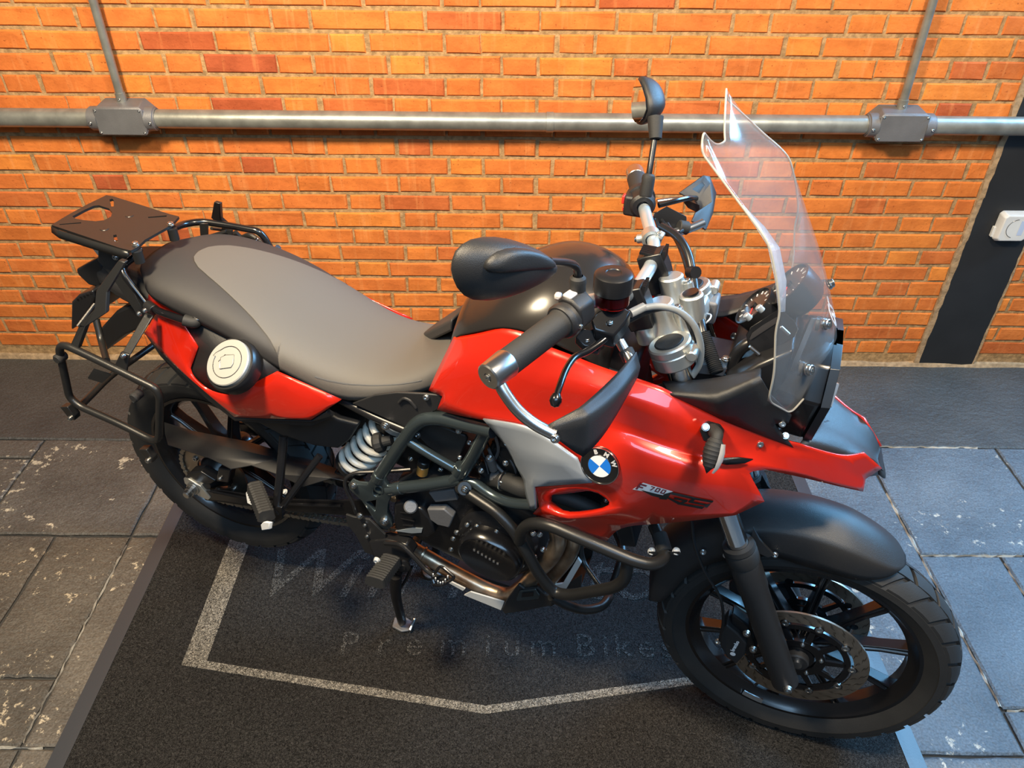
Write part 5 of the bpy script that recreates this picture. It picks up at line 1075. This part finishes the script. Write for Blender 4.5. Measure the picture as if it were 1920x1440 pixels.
# caliper and brake line
for sd in (1, -1):
    tr = (lambda p: p) if sd > 0 else flip
    ca = part('brake_caliper', M().prism([tr(p) for p in BL([(1362, 1172, .098), (1385, 1190, .098), (1400, 1207, .098), (1397, 1228, .098), (1380, 1246, .098), (1362, 1232, .098), (1350, 1210, .098), (1350, 1188, .098)])], tr(V3((0, .050, 0)))), BLK, bike, bevel=.004, seg=3)
    part('caliper_bridge', M().prism([tr(p) for p in BL([(1372, 1150, .085), (1402, 1172, .085), (1420, 1215, .085), (1400, 1232, .085), (1370, 1180, .085)])], tr(V3((0, .03, 0)))), BLKS, ca, bevel=.004)
    for u, v in ((1400, 1187), (1412, 1217)): bolt(tr(B(u, v, .100)), tr(V3((0, -1, 0))), .0072, ca)
    part('brake_line', M().tube([tr(p) for p in BL([(1297, 975, .10), (1300, 1020, .10), (1322, 1075, .10), (1352, 1118, .105), (1358, 1165, .105), (1348, 1205, .105)])], .0032, 10, bend=.04), BLKS, ca)
    bolt(tr(B(1346, 1203, .105)), tr(V3((-.3, -.8, .5))), .0055, ca)
    if sd > 0:
        o = B(1374, 1226, .0988); part('maker_dot', M().lathe(o, W, [(.0062, 0), (.0062, .0006), (0, .0006)], 18), EMW, ca)
        lettering('maker_lettering', 'brembo', .0125, axes(B(1376, 1222, .0995), B(1392, 1194, .0995)-B(1376, 1222, .0995), B(1362, 1212, .0995)-B(1376, 1222, .0995)), EMW, ca, depth=.0004, bold=.0004, align='LEFT')
# ---------------------------------------------------------------- main frame, grey tubes
def frame_side(tr):
    fr_ = part('main_frame', M().tube([tr(p) for p in BL([(708, 898, .150), (748, 838, .150), (776, 798, .150), (796, 784, .150), (830, 784, .152), (880, 797, .165), (925, 808, .180)])], .0150, 18, bend=.045), FRAME, bike)
    part('frame_tube', M().tube([tr(p) for p in BL([(728, 917, .150), (800, 909, .150), (866, 898, .150)])], .0142, 16), FRAME, fr_)
    part('frame_tube', M().tube([tr(p) for p in BL([(761, 823, .150), (800, 848, .150), (856, 880, .150)])], .0108, 16), FRAME, fr_)
    part('frame_tube', M().tube([tr(p) for p in BL([(912, 806, .165), (890, 850, .155), (868, 886, .150), (850, 900, .150)])], .0140, 16, bend=.03), FRAME, fr_)
    part('frame_tube', M().tube([tr(p) for p in BL([(872, 902, .150), (890, 905, .150), (925, 932, .160), (960, 944, .175), (1000, 947, .19)])], .0118, 16, bend=.04), FRAME, fr_)
    for (u, v, u2, v2, r_) in ((708, 898, 714, 888, .0165), (742, 916, 754, 914, .0160), (858, 886, 866, 874, .0155), (872, 902, 880, 903, .0135)): part('weld_collar', M().cyl(tr(B(u, v, .150)), tr(B(u2, v2, .150)), r_, 18, ch=.001), FRAME, fr_)
    out = [(655, 905), (660, 900), (672, 905), (690, 906), (700, 893), (712, 890), (722, 897), (728, 908), (745, 910), (757, 908), (757, 924), (735, 928), (730, 940), (728, 958), (735, 972), (737, 984), (729, 991), (716, 988), (706, 975), (690, 950), (680, 935), (668, 925), (657, 914)]
    h1 = [(701, 919), (703, 912), (709, 909), (716, 912), (719, 919), (715, 926), (708, 928), (703, 925)]
    h2 = [(688, 938), (708, 934), (705, 956)]
    b_ = bmesh.new(); ed = []
    for loop in (out, h1, h2):
        vs_ = [b_.verts.new(tr(B(u, v, .152))) for u, v in loop]
        for i in range(len(vs_)): ed.append(b_.edges.new((vs_[i], vs_[(i+1) % len(vs_)])))
    bmesh.ops.triangle_fill(b_, use_beauty=True, edges=ed)
    m = M(); m.b = b_; part('pivot_casting', m, FRAME, fr_, solid=.014, offs=0, bevel=.002)
    part('pivot_bush', M().lathe(tr(B(710, 919, .160)), tr(W), [(.0095, -.014), (.0125, -.014), (.0125, 0), (.0095, 0)], 24, closed=True), FRAME, fr_)
    for u, v, r_ in ((663, 910, .0075), (721, 977, .0095)): bolt(tr(B(u, v, .161)), tr(W), r_, fr_)
    return fr_
frame_side(lambda p: V3(p)); frame_side(flip)
part('subframe_rail', M().tube(BL([(560, 700, .12), (645, 752, .13), (705, 783, .138), (760, 806, .142)]), .0105, 12, bend=.03), BLKS, bike); bolt(B(723, 798, .150), W, .0085, bike)
pair('frame_cover', M().prism(BL([(660, 757, .148), (702, 741, .148), (743, 736, .148), (793, 738, .148), (831, 742, .148), (819, 768, .150), (803, 776, .150), (760, 801, .146)]), V3((0, .006, 0))), BLK, bike, bevel=.002)
part('cover_scoop', M().tube(BL([(748, 755, .150), (757, 746, .152), (768, 750, .152), (780, 765, .150)]), .0035, 8, bend=.012), BLK, bike); bolt(B(799, 745, .151), V3((0, -1, .3)), .0058, bike)
pair('side_plate', M().prism(BL([(777, 812, .125), (788, 799, .125), (808, 795, .125), (832, 802, .125), (872, 817, .125), (876, 824, .125), (857, 868, .125), (848, 871, .125), (800, 836, .125)]), V3((0, .01, 0))), BLK, bike, bevel=.003)
bolt(B(783, 816, .128), V3((0, -1, .3)), .006, bike); bolt(B(880, 830, .128), V3((0, -1, .3)), .0045, bike); bolt(B(862, 858, .128), V3((0, -1, .3)), .0045, bike)
pair('lower_tail_panel', M().prism(BL([(473, 788, .13), (573, 794, .13), (620, 778, .13), (632, 786, .13), (672, 796, .13), (654, 826, .13), (634, 842, .13), (590, 837, .13), (530, 818, .13)]), V3((0, .02, 0))), BLK, bike, bevel=.006, seg=3)
part('inner_mudguard', M().loft([[P(s, w, z) for w, z in ((hw, z0), (hw, z1), (-hw, z1), (-hw, z0))] for s, hw, z0, z1 in ((.05, .075, .80, .90), (.25, .08, .76, .88), (.40, .08, .66, .82), (.52, .07, .60, .82))]), BLKS, bike, bevel=.01)
# ---------------------------------------------------------------- shock absorber
s0, s1 = B(738, 790, .075), B(666, 864, .075); sx = (s1-s0).normalized(); sL = (s1-s0).length
shk = part('shock_absorber', M().cyl(s0-sx*.03, s1+sx*.03, .017, 20), BLKS, bike)
e_ = sx.orthogonal().normalized(); g_ = sx.cross(e_)
part('coil_spring', M().tube([s0+sx*(sL*i/150)+.0375*(math.cos(i/150*2*math.pi*6.2)*e_+math.sin(i/150*2*math.pi*6.2)*g_) for i in range(151)], .0082, 10, bend=0), WHITE, shk)
part('spring_collar', M().cyl(s0-sx*.022, s0-sx*.002, .042, 28, ch=.003), BARALU, shk); part('spring_collar', M().cyl(s1+sx*.002, s1+sx*.02, .044, 28, ch=.003), BLKS, shk)
kb = B(705, 831, .125); part('preload_knob', M().lathe(kb+V3((.035, .012, .012)), V3((-1, -.35, -.35)), [(0, 0), (.012, 0), (.013, .02), (.022, .022), (.024, .028), (.024, .036), (.020, .042), (.008, .043), (0, .046)], 14), RUB, shk, angle=20)
# ---------------------------------------------------------------- swingarm, chain, sprocket
sa = part('swingarm', M().loft([[B(u, v, w)+V3((0, 0, dz)) for w, dz in ((.128, 0), (.128, h_), (.092, h_), (.092, 0))] for u, v, h_ in ((384, 938, .042), (420, 942, .050), (470, 950, .050), (545, 960, .050), (640, 966, .055), (715, 968, .060))]), BLKG, bike, bevel=.005, seg=3)
part('swingarm_rib', M().tube(BL([(395, 921, .131), (470, 936, .131), (545, 945, .131), (640, 948, .131)]), .004, 8, bend=.03), BLKG, sa)
part('arm', M().loft([[P(s, w, z) for w, z in ((-.09, z0), (-.09, z1), (-.128, z1), (-.128, z0))] for s, z0, z1 in ((-.03, .385, .43), (.3, .44, .50), (.58, .52, .59))]), BLKG, sa, bevel=.005)
part('swingarm_bridge', M().box(P(.44, 0, .52), (.06, .19, .05)), BLKG, sa, bevel=.01)
part('axle_adjuster', M().prism(BL([(344, 897, .132), (353, 898, .132), (376, 912, .132), (394, 934, .132), (390, 938, .132), (372, 930, .132), (346, 906, .132)]), V3((0, .014, 0))), ALU, sa, bevel=.001)
part('axle_nut', M().lathe(B(362, 916, .134), W, [(.019, 0), (.019, .004), (.0145, .005), (.0145, .016), (.011, .017), (.011, .028), (.009, .030), (0, .030)], 12), STEEL, sa, angle=20)
part('arm_end_cap', M().prism(BL([(345, 896, .128), (355, 886, .128), (375, 884, .128), (404, 902, .128), (396, 908, .128), (365, 905, .128)]), V3((0, .03, 0))), BLKS, sa, bevel=.003)
part('cable_block', M().prism(BL([(409, 878, .128), (433, 881, .128), (428, 906, .128), (405, 903, .128)]), V3((0, .028, 0))), BLKS, sa, bevel=.003); bolt(B(413, 897, .130), V3((0, -1, .2)), .005, sa); bolt(B(535, 922, .128), V3((-.4, -.6, .6)), .006, sa, PLATE)
SC_ = RA+W*.078
spk = M().lathe(SC_, YL, [(.056, -.003), (.101, -.003), (.101, .003), (.056, .003)], 84, closed=True)
part('sprocket', spk, DISCM, rw_)
for k in range(6): bolt(SC_+V3((math.cos(k*1.047+.4)*.066, -.003, math.sin(k*1.047+.4)*.066)), W, .0075, rw_)
part('cush_hub', M().lathe(RA, W, [(.045, .04), (.052, .072), (.044, .084), (.03, .10), (.018, .125), (0, .125)], 28), BLKS, rw_)
FS = P(.665, .078, .458); r1_, r2_ = .105, .040
dv_ = FS-SC_; dl = math.hypot(dv_.x, dv_.z); th = math.atan2(dv_.z, dv_.x); be = math.asin((r1_-r2_)/dl)
path = []
def onc(c, r, a): return V3((c.x+r*math.cos(a), c.y, c.z+r*math.sin(a)))
A0, A1 = th+math.pi/2-be+0, th-math.pi/2+be
up0, up1 = onc(SC_, r1_, A0), onc(FS, r2_, A0); lo0, lo1 = onc(SC_, r1_, A1), onc(FS, r2_, A1)
for i in range(45): path.append(up0.lerp(up1, i/45))
for i in range(8): path.append(onc(FS, r2_, A0-(A0-A1)*i/8))
for i in range(45): path.append(lo1.lerp(lo0, i/45)-V3((0, 0, .016*math.sin(i/45*math.pi))))
for i in range(24): path.append(onc(SC_, r1_, A1-(2*math.pi-(A0-A1))*i/24))
ln = [0]
for a, c in zip(path, path[1:]+path[:1]): ln.append(ln[-1]+(c-a).length)
NL = 2*round(ln[-1]/.0159/2); lp = ln[-1]/NL
def along(d):
    d %= ln[-1]
    for i in range(len(path)):
        if ln[i] <= d <= ln[i+1]: return path[i].lerp(path[(i+1) % len(path)], (d-ln[i])/max(1e-9, ln[i+1]-ln[i]))
    return path[0]
chain = part('chain', M().tube([along(i*lp) for i in range(NL)], .0022, 6, bend=0, closed=True), CHAINM, bike)
lm = {}
for odd in (0, 1):
    m = M()
    for sd in (-1, 1):
        y = sd*(.0075 if odd else .0055); o = []
        for i in range(7): o.append(V3((.008+.0068*math.cos(rad(-90+30*i)), y, .0068*math.sin(rad(-90+30*i)))))
        o.append(V3((0, y, .0042)))
        for i in range(7): o.append(V3((-.008+.0068*math.cos(rad(90+30*i)), y, .0068*math.sin(rad(90+30*i)))))
        o.append(V3((0, y, -.0042))); m.prism(o, (0, sd*.0016, 0))
    m.cyl((-.008, -.009, 0), (-.008, .009, 0), .0045, 8)
    me = bpy.data.meshes.new('chain_link'); bmesh.ops.recalc_face_normals(m.b, faces=m.b.faces[:]); m.b.to_mesh(me); m.b.free(); me.materials.append(CHAINM); lm[odd] = me
for i in range(NL):
    a, c = along(i*lp), along((i+1)*lp); o = link(bpy.data.objects.new('chain_link', lm[i % 2]), chain); t = (c-a).normalized()
    o.matrix_local = axes((a+c)/2, t, V3((0, 1, 0)))
cgm = M().shell({k: B(*p) for k, p in dict(a=(308,792,.05), b=(360,808,.05), c=(462,828,.05), d=(600,868,.05), e=(682,898,.06), f=(309,813,.088), g=(395,832,.088), h=(518,860,.098), i=(590,876,.098), j=(690,912,.098), k=(315,834,.130), l=(395,860,.140), m=(433,880,.148), n=(471,873,.138), o=(520,890,.140), p=(569,913,.145), q=(622,897,.125)).items()},
   [x.split() for x in ('a b g f', 'b c h g', 'c d i h', 'd e j i', 'f g l k', 'g h n m l', 'h i q o n', 'o q p', 'i j q')])
part('chain_guard', cgm, BLK, bike, solid=.003, bevel=.001, label='black chain guard with a broad sloping side')
# ---------------------------------------------------------------- foot rests
pgl = part('passenger_peg_bracket', M().tube(BL([(532, 818, .150), (527, 880, .190), (518, 958, .235)]), .0105, 14), BLKG, bike)
part('bracket_tube', M().tube(BL([(600, 854, .150), (562, 905, .195), (522, 962, .235)]), .0085, 14), BLKG, pgl); part('bracket_foot', M().prism(BL([(512, 952, .24), (528, 952, .24), (528, 972, .24), (508, 986, .24), (498, 982, .24)]), V3((0, .016, 0))), BLKG, pgl, bevel=.002); bolt(B(510, 980, .242), W, .005, pgl)
p0, p1 = B(477, 918, .225), B(500, 978, .300)
def pegs(p0, p1, w, h_, n, name, parent, material):
    ax_ = (p1-p0).normalized(); fw_ = V3((1, 0, 0)); fw_ = (fw_-ax_*fw_.dot(ax_)).normalized(); up_ = ax_.cross(fw_); up_ = up_ if up_.z > 0 else -up_; L_ = (p1-p0).length
    secs = []
    for i in range(2*n+1):
        k = 1.0 if i % 2 else .90; d = L_*i/(2*n)
        for dd in (0, .0001): pass
        secs.append([p0+ax_*d+fw_*(x*w*k)+up_*(y*h_*k) for x, y in ((-.5, -.35), (-.42, .4), (-.25, .5), (.25, .5), (.42, .4), (.5, -.35), (.3, -.5), (-.3, -.5))])
    return part(name, M().loft(secs), material, parent, angle=20)
pp = pegs(B(478, 912, .20), B(500, 968, .285), .042, .034, 12, 'passenger_peg', bike, RUB)
part('peg_end', M().prism(BL([(460, 924, .215), (466, 917, .21), (477, 938, .225), (475, 950, .232), (463, 944, .228)]), V3((.006, .004, 0))), PLATE, pp, bevel=.002); part('peg_end', M().prism(BL([(488, 984, .30), (494, 978, .295), (505, 980, .295), (504, 993, .30), (490, 995, .30)]), V3((.006, .006, 0))), PLATE, pp, bevel=.002)
rb = part('foot_peg_bracket', M().prism(BL([(690, 1015, .17), (724, 1012, .17), (762, 1022, .17), (775, 1038, .17), (760, 1062, .19), (742, 1075, .2), (722, 1052, .19), (700, 1045, .19)]), V3((0, .03, 0))), BLKS, bike, bevel=.004)
fpg = pegs(B(735, 1048, .205), B(702, 1092, .295), .052, .030, 11, 'foot_peg', bike, RUB)
part('peg_plate', M().lathe(B(755, 1063, .205), V3((.2, -1, .1)), [(.018, -.006), (.018, 0), (.009, .001), (.008, .004), (0, .004)], 20), BLKS, rb); bolt(B(707, 1050, .235), W, .007, rb, PLATE)
hp = part('heel_guard', M().prism(BL([(648, 965, .165), (664, 970, .165), (692, 974, .165), (722, 1003, .165), (723, 1012, .165), (724, 1038, .165), (702, 1042, .165), (684, 1036, .165), (676, 1020, .165), (666, 1002, .165), (652, 985, .165)]), V3((0, .006, 0))), BLK, bike, bevel=.001)
for u, v, r_ in ((675, 967, .0072), (684, 985, .0045), (688, 1006, .0045)): bolt(B(u, v, .168), W, r_, hp)
part('brake_rod', M().tube(BL([(668, 962, .16), (664, 948, .16), (646, 910, .155), (648, 896, .15), (665, 886, .14), (720, 884, .12), (770, 880, .10)]), .0048, 10, bend=.02), BLKS, bike)
bp_ = part('brake_pedal', M().tube(BL([(722, 1018, .19), (752, 1020, .195), (770, 1038, .20), (800, 1070, .205), (815, 1080, .21), (838, 1088, .215)]), .0060, 10, bend=.02), BLKS, bike)
part('pedal_toe', M().tube(BL([(815, 1096, .235), (810, 1082, .225), (826, 1060, .215), (852, 1082, .22), (848, 1086, .222), (828, 1098, .238), (812, 1096, .236)]), .0038, 8, bend=.01), BLKG, bp_)
for k in range(7): part('toe_tooth', M().cyl(B(812+k*4.6, 1080+14*math.sin(k/6*math.pi)+k*.6, .235)+V3((0, 0, .0)), B(812+k*4.6, 1076+14*math.sin(k/6*math.pi)+k*.6, .238), .0016, 6), PLATE, bp_)
# stand
st0, st1 = B(742, 1078, .150), at_z(754, 1166, .03)
cs = part('centre_stand', M().tube([st0, B(742, 1118, .14), st1], .0155, 16, bend=.04, r2=.0125), BLKS, bike)
fo_ = at_z(754, 1172, .0118)
part('stand_foot', M().loft([[V3((fo_.x+x, fo_.y+y, .0118+z)) for x, y in ((-.030, .012), (-.022, -.018), (.010, -.024), (.034, -.010), (.030, .016), (-.005, .026))] for z in (0, .007)]), CASTG, cs, bevel=.003); part('stand_tang', M().loft([[fo_+V3((x, y, z)) for y, z in ((-.016, .004), (-.016, .012), (.018, .026), (.018, .018))] for x in (.028, .036)]), STEEL, cs, bevel=.002)
part('stand_leg', M().tube([flip(st0), flip(B(742, 1118, .14)), flip(st1)], .0155, 16, bend=.04, r2=.0125), BLKS, cs); part('stand_foot', M().lathe(flip(fo_), V3((0, 0, 1)), [(0, 0), (.03, 0), (.03, .006), (.014, .012), (0, .012)], 16), CASTG, cs)
part('stand_tube', M().cyl(st0, flip(st0), .013, 16), BLKS, cs); part('stand_spring', M().tube(BL([(772, 1062, .13), (760, 1090, .13), (748, 1106, .135)]), .004, 8), BLKS, cs)
# ---------------------------------------------------------------- engine
en = part('engine', M().loft([[P(s, w, z) for w, z in ((.115, z0), (.130, z0+.04), (.130, z1-.03), (.105, z1), (-.105, z1), (-.130, z1-.03), (-.130, z0+.04), (-.115, z0))] for s, z0, z1 in ((.60, .44, .60), (.68, .40, .66), (.80, .37, .66), (.90, .38, .68), (.955, .44, .66))]), ENG, bike, bevel=.012, seg=3)
part('cylinder_block', M().loft([[P(s+ds, w, z) for ds, w in ((-.105, .125), (.045, .125), (.045, -.125), (-.105, -.125))] for s, z in ((.905, .62), (.925, .70), (.95, .80))]), ENG, en, bevel=.012, seg=3)
part('cylinder_head', M().loft([[P(s+ds, w, z) for ds, w in ((-.095, .135), (.095, .135), (.095, -.135), (-.095, -.135))] for s, z in ((.95, .80), (.965, .86))]), BLKS, en, bevel=.012, seg=3)
part('air_box', M().loft([[P(s, w, z) for w, z in ((.11, z0), (.11, z1), (-.11, z1), (-.11, z0))] for s, z0, z1 in ((.62, .70, .86), (.78, .82, .96), (1.0, .86, 1.05), (1.12, .88, 1.03))]), BLKS, bike, bevel=.012)
part('battery_tray', M().loft([[P(s, w, z) for w, z in ((.09, z0), (.09, z1), (-.09, z1), (-.09, z0))] for s, z0, z1 in ((.52, .64, .84), (.70, .60, .84))]), BLKS, bike, bevel=.01)
rdm = part('radiator', M().box(P(1.13, 0, .76), (.035, .30, .26), Matrix.Rotation(rad(-14), 3, 'Y')), BLKS, bike, bevel=.004)
for k in range(14): part('radiator_fin', M().box(P(1.148, 0, .66+k*.0145), (.004, .28, .003), Matrix.Rotation(rad(-14), 3, 'Y')), CASTG, rdm)
# clutch cover
cc = B(913, 1052, .196); cz = V3((0, -1, .04)).normalized()
crx = (B(975, 1082, .19)-B(852, 1022, .19)); crx = (crx-cz*crx.dot(cz)).normalized(); cry = cz.cross(crx)
def oval(rx, ry, h, n=40, k=2.3): 
    o = []
    for i in range(n):
        a = 2*math.pi*i/n; c_, s_ = math.cos(a), math.sin(a); o.append(cc+cz*h+crx*rx*math.copysign(abs(c_)**(2/k), c_)+cry*ry*math.copysign(abs(s_)**(2/k), s_))
    return o
cv_ = part('clutch_cover', M().loft([oval(.078, .064, -.10), oval(.078, .064, -.022), oval(.074, .060, -.008), oval(.068, .055, -.003), oval(.064, .051, -.004), oval(.060, .048, -.007)]), BLKG, en, angle=50)
for a in range(7): part('cover_mark', M().box(cc-cz*.0062+crx*(-.036+a*.010)+cry*(.006-a*.001), (.0045, .0012, .0055)), CASTG, cv_)
part('crankcase_flange', M().loft([[q+V3((.004, 0, .018)) for q in oval(.092, .086, -.075)], [q+V3((.004, 0, .018)) for q in oval(.092, .086, -.045)], [q+V3((.003, 0, .016)) for q in oval(.085, .079, -.040)]]), ENG, en)
for u, v in ((876, 984), (894, 987), (856, 998), (931, 997), (850, 1010), (846, 1030), (966, 1078), (970, 1042), (978, 1058)): bolt(B(u, v, .158), W, .0055, en)
for u, v, w in ((1012, 1002, .13), (1018, 1030, .12), (1002, 1044, .13), (1000, 1000, .14), (965, 990, .15), (978, 1060, .16), (948, 868, .15), (918, 858, .15), (902, 882, .15), (860, 808, .13), (940, 905, .15)): bolt(B(u, v, w), V3((0, -1, .2)), .0055, en)
part('sprocket_cover', M().prism(BL([(738, 945, .150), (752, 942, .150), (790, 955, .150), (808, 975, .150), (815, 1000, .150), (800, 1008, .150), (745, 1006, .150), (738, 980, .150)]), V3((0, .05, 0))), BLKS, en, bevel=.006, seg=3)
part('cover_slot', M().prism(BL([(741, 996, .152), (774, 990, .152), (792, 991, .152), (790, 999, .152), (772, 1000, .152)]), V3((0, .004, 0))), BARALU, en)
for a in ((752, 972, 778, 977), (756, 984, 776, 985), (750, 960, 772, 964)): part('cover_rib', M().tube(BL([(a[0], a[1], .153), (a[2], a[3], .153)]), .0022, 6), BLKG, en)
part('cover_hub', M().cyl(B(770, 950, .13), B(770, 950, .158), .016, 20, ch=.003), CASTG, en)
part('crank_bracket', M().prism(BL([(800, 955, .15), (832, 955, .15), (850, 970, .15), (842, 990, .15), (820, 985, .15), (806, 975, .15)]), V3((0, .02, 0))), CASTG, en, bevel=.003)
part('heat_shield', M().prism(BL([(803, 924, .145), (850, 918, .145), (858, 938, .145), (816, 942, .145)]), V3((0, .01, 0))), CASTG, en, bevel=.002)
# throttle body, hoses and wiring between frame and silver insert
hz_ = part('coolant_hose', M().tube(BL([(915, 895, .11), (945, 900, .135), (978, 915, .15), (1005, 925, .14), (1060, 945, .13)]), .0205, 16, bend=.04), RUB, en)
part('hose_clamp', M().tube(circle_pts(B(946, 901, .136), B(978, 915, .15)-B(945, 900, .135), .0215, 20), .0025, 6, bend=0, closed=True), STEEL, hz_)
part('hose_neck', M().cyl(B(928, 893, .125), B(946, 900, .135), .017, 18), CASTG, hz_)
part('injector', M().cyl(B(918, 858, .14), B(926, 880, .13), .010, 14, ch=.002), CASTG, en); part('injector', M().cyl(B(895, 868, .12), B(912, 890, .12), .012, 14, ch=.002), BLKS, en)
rng2 = random.Random(5)
for k in range(12):
    a = (rng2.uniform(885, 935), rng2.uniform(815, 850), rng2.uniform(.09, .14)); c = (rng2.uniform(915, 975), rng2.uniform(850, 930), rng2.uniform(.09, .14)); mI = ((a[0]+c[0])/2+rng2.uniform(-15, 15), (a[1]+c[1])/2+rng2.uniform(-15, 15), .13)
    part('wire', M().tube(BL([a, mI, c]), rng2.uniform(.0016, .0036), 6, bend=.03), BLKG if k % 3 else CASTG, en)
part('rear_fluid_reservoir', M().cyl(B(794, 872, .115), B(791, 884, .115)-V3((0, 0, .006)), .0135, 20, ch=.002), AMBER, bike); part('reservoir_lid', M().cyl(B(796, 862, .115), B(794, 872, .115), .0145, 20, ch=.002), BLKS, bike); bolt(B(770, 860, .125), W, .005, bike); bolt(B(826, 880, .13), V3((1, -.6, .2)), .005, bike)
# exhaust
ex1 = part('exhaust_header', M().tube(BL([(1040, 975, .105), (1049, 1010, .125), (1038, 1040, .125), (1010, 1068, .118), (982, 1100, .105), (955, 1118, .095), (920, 1109, .09), (850, 1073, .09), (782, 1034, .09), (735, 1005, .06)]), .0195, 18, bend=.05), EXH, bike)
part('exhaust_header', M().tube(BL([(1066, 980, .085), (1076, 1012, .095), (1068, 1040, .095), (1048, 1066, .09), (1020, 1096, .08), (985, 1118, .06)]), .0185, 18, bend=.05), EXH, bike)
part('pipe_ring', M().lathe(B(795, 1041, .09), B(782, 1034, .09)-B(850, 1073, .09), [(.019, 0), (.0222, .001), (.0222, .006), (.019, .007)], 24), EXH, ex1)
part('muffler', M().lathe(P(.42, -.17, .58), V3((-.95, -.06, .30)), [(0, 0), (.03, 0), (.055, .05), (.060, .08), (.060, .44), (.052, .47), (.03, .475), (.028, .46), (0, .46)], 28), BLKS, bike)
part('muffler_pipe', M().tube([P(.60, -.02, .50), P(.50, -.12, .53), P(.40, -.17, .59)], .022, 16, bend=.05), EXH, bike)
# skid plate and guards underneath
sk = part('skid_plate', M().loft([[P(s, w, z) for w, z in ((hw, z0), (hw*1.02, z0+.05), (hw*1.02-.004, z0+.05), (hw-.006, z0+.005), (-hw+.006, z0+.005), (-hw*1.02+.004, z0+.05), (-hw*1.02, z0+.05), (-hw, z0))] for s, hw, z0 in ((.70, .06, .225), (.90, .06, .222), (.98, .06, .24), (1.05, .055, .34))]), BLK, bike)
part('white_edge_strip', M().prism(BL([(870, 1116, .125), (882, 1110, .125), (945, 1129, .125), (939, 1144, .125)]), V3((0, .004, 0))), PLATE, sk); part('white_edge_strip', M().prism(BL([(800, 1070, .12), (808, 1073, .12), (872, 1104, .12), (868, 1108, .12)]), V3((0, .004, 0))), PLATE, sk)
part('white_front_frame', M().prism(BL([(1036, 1098, .09), (1055, 1095, .09), (1083, 1047, .09), (1090, 1056, .09), (1060, 1107, .09), (1050, 1104, .09)]), V3((0, .006, 0))), PLATE, sk)
part('plate_side', M().prism(BL([(940, 1144, .135), (952, 1122, .135), (972, 1096, .135), (982, 1104, .135), (1008, 1102, .135), (1022, 1115, .135), (1040, 1124, .135), (1034, 1136, .135), (985, 1146, .135), (946, 1152, .135)]), V3((0, .010, 0))), BLK, sk, bevel=.003)
part('plate_bracket', M().prism(BL([(967, 1124, .140), (974, 1108, .140), (1004, 1105, .140), (1012, 1117, .140), (1009, 1124, .140), (969, 1128, .140)]), V3((0, .004, 0))), FRAME, sk, bevel=.002); part('bracket_slot', M().prism(BL([(978, 1120, .1415), (979, 1112, .1415), (1000, 1110, .1415), (1000, 1118, .1415)]), V3((0, .004, 0))), ENG, sk)
# crash bars
def bars(tr):
    cbm = part('crash_bar', M().tube([tr(p) for p in BL([(862, 914, .155), (872, 920, .165), (935, 962, .19), (962, 992, .20), (985, 1030, .205), (1012, 1080, .20), (1040, 1112, .19), (1070, 1116, .20), (1150, 1102, .23), (1172, 1088, .235), (1176, 1058, .235), (1178, 1046, .235)])], .0128, 16, bend=.035), POWD, bike)
    part('upper_bar', M().tube([tr(p) for p in BL([(974, 1014, .205), (980, 990, .215), (998, 980, .225), (1030, 984, .235), (1100, 1014, .245), (1190, 1052, .245), (1225, 1060, .235), (1248, 1046, .20), (1240, 1016, .17), (1226, 985, .14)])], .0128, 16, bend=.035), POWD, cbm)
    part('lower_loop', M().tube([tr(p) for p in BL([(1034, 1118, .185), (1060, 1134, .17), (1095, 1145, .14), (1130, 1138, .10), (1143, 1118, .06)])]+[V3((tr(B(1143, 1118, .0)).x, 0, B(1143, 1118, .0).z))], .0112, 14, bend=.04), POWD, cbm)
    part('inner_stay', M().tube([tr(p) for p in BL([(1088, 1010, .06), (1090, 1050, .07), (1126, 1100, .12)])], .0065, 12, bend=.03), POWD, cbm)
    part('mount_boss', M().cyl(tr(B(870, 914, .14)), tr(B(871, 916, .172)), .0165, 20, ch=.002), POWD, cbm); bolt(tr(B(872, 917, .174)), tr(W), .0075, cbm)
    part('bar_clamp', M().loft([[tr(B(u, v, w_)) for u, v in ((1216, 1034), (1275, 1034), (1276, 1040), (1216, 1042))] for w_ in (.195, .18)]), POWD, cbm, bevel=.001)
    part('clamp_sleeve', M().cyl(tr(B(1236, 1002, .155)), tr(B(1247, 1036, .19)), .0155, 18, ch=.002), RUB, cbm)
    for u in (1222, 1268): bolt(tr(B(u, 1034, .188)), V3((0, 0, 1)), .0068, cbm, PLATE)
bars(lambda p: V3(p)); bars(flip)
part('radiator_shroud', M().prism(BL([(1018, 912, .150), (1120, 900, .150), (1180, 935, .150), (1172, 968, .150), (1060, 978, .150), (1018, 950, .150)]), V3((0, .02, 0))), ENG, bike, bevel=.004)
part('radiator_hose', M().tube(BL([(1020, 922, .168), (1070, 935, .172), (1120, 958, .165)]), .016, 14, bend=.03), RUB, bike)
for u, v in ((1108, 944), (1136, 938), (1146, 948)): bolt(B(u, v, .156), W, .0045, bike)
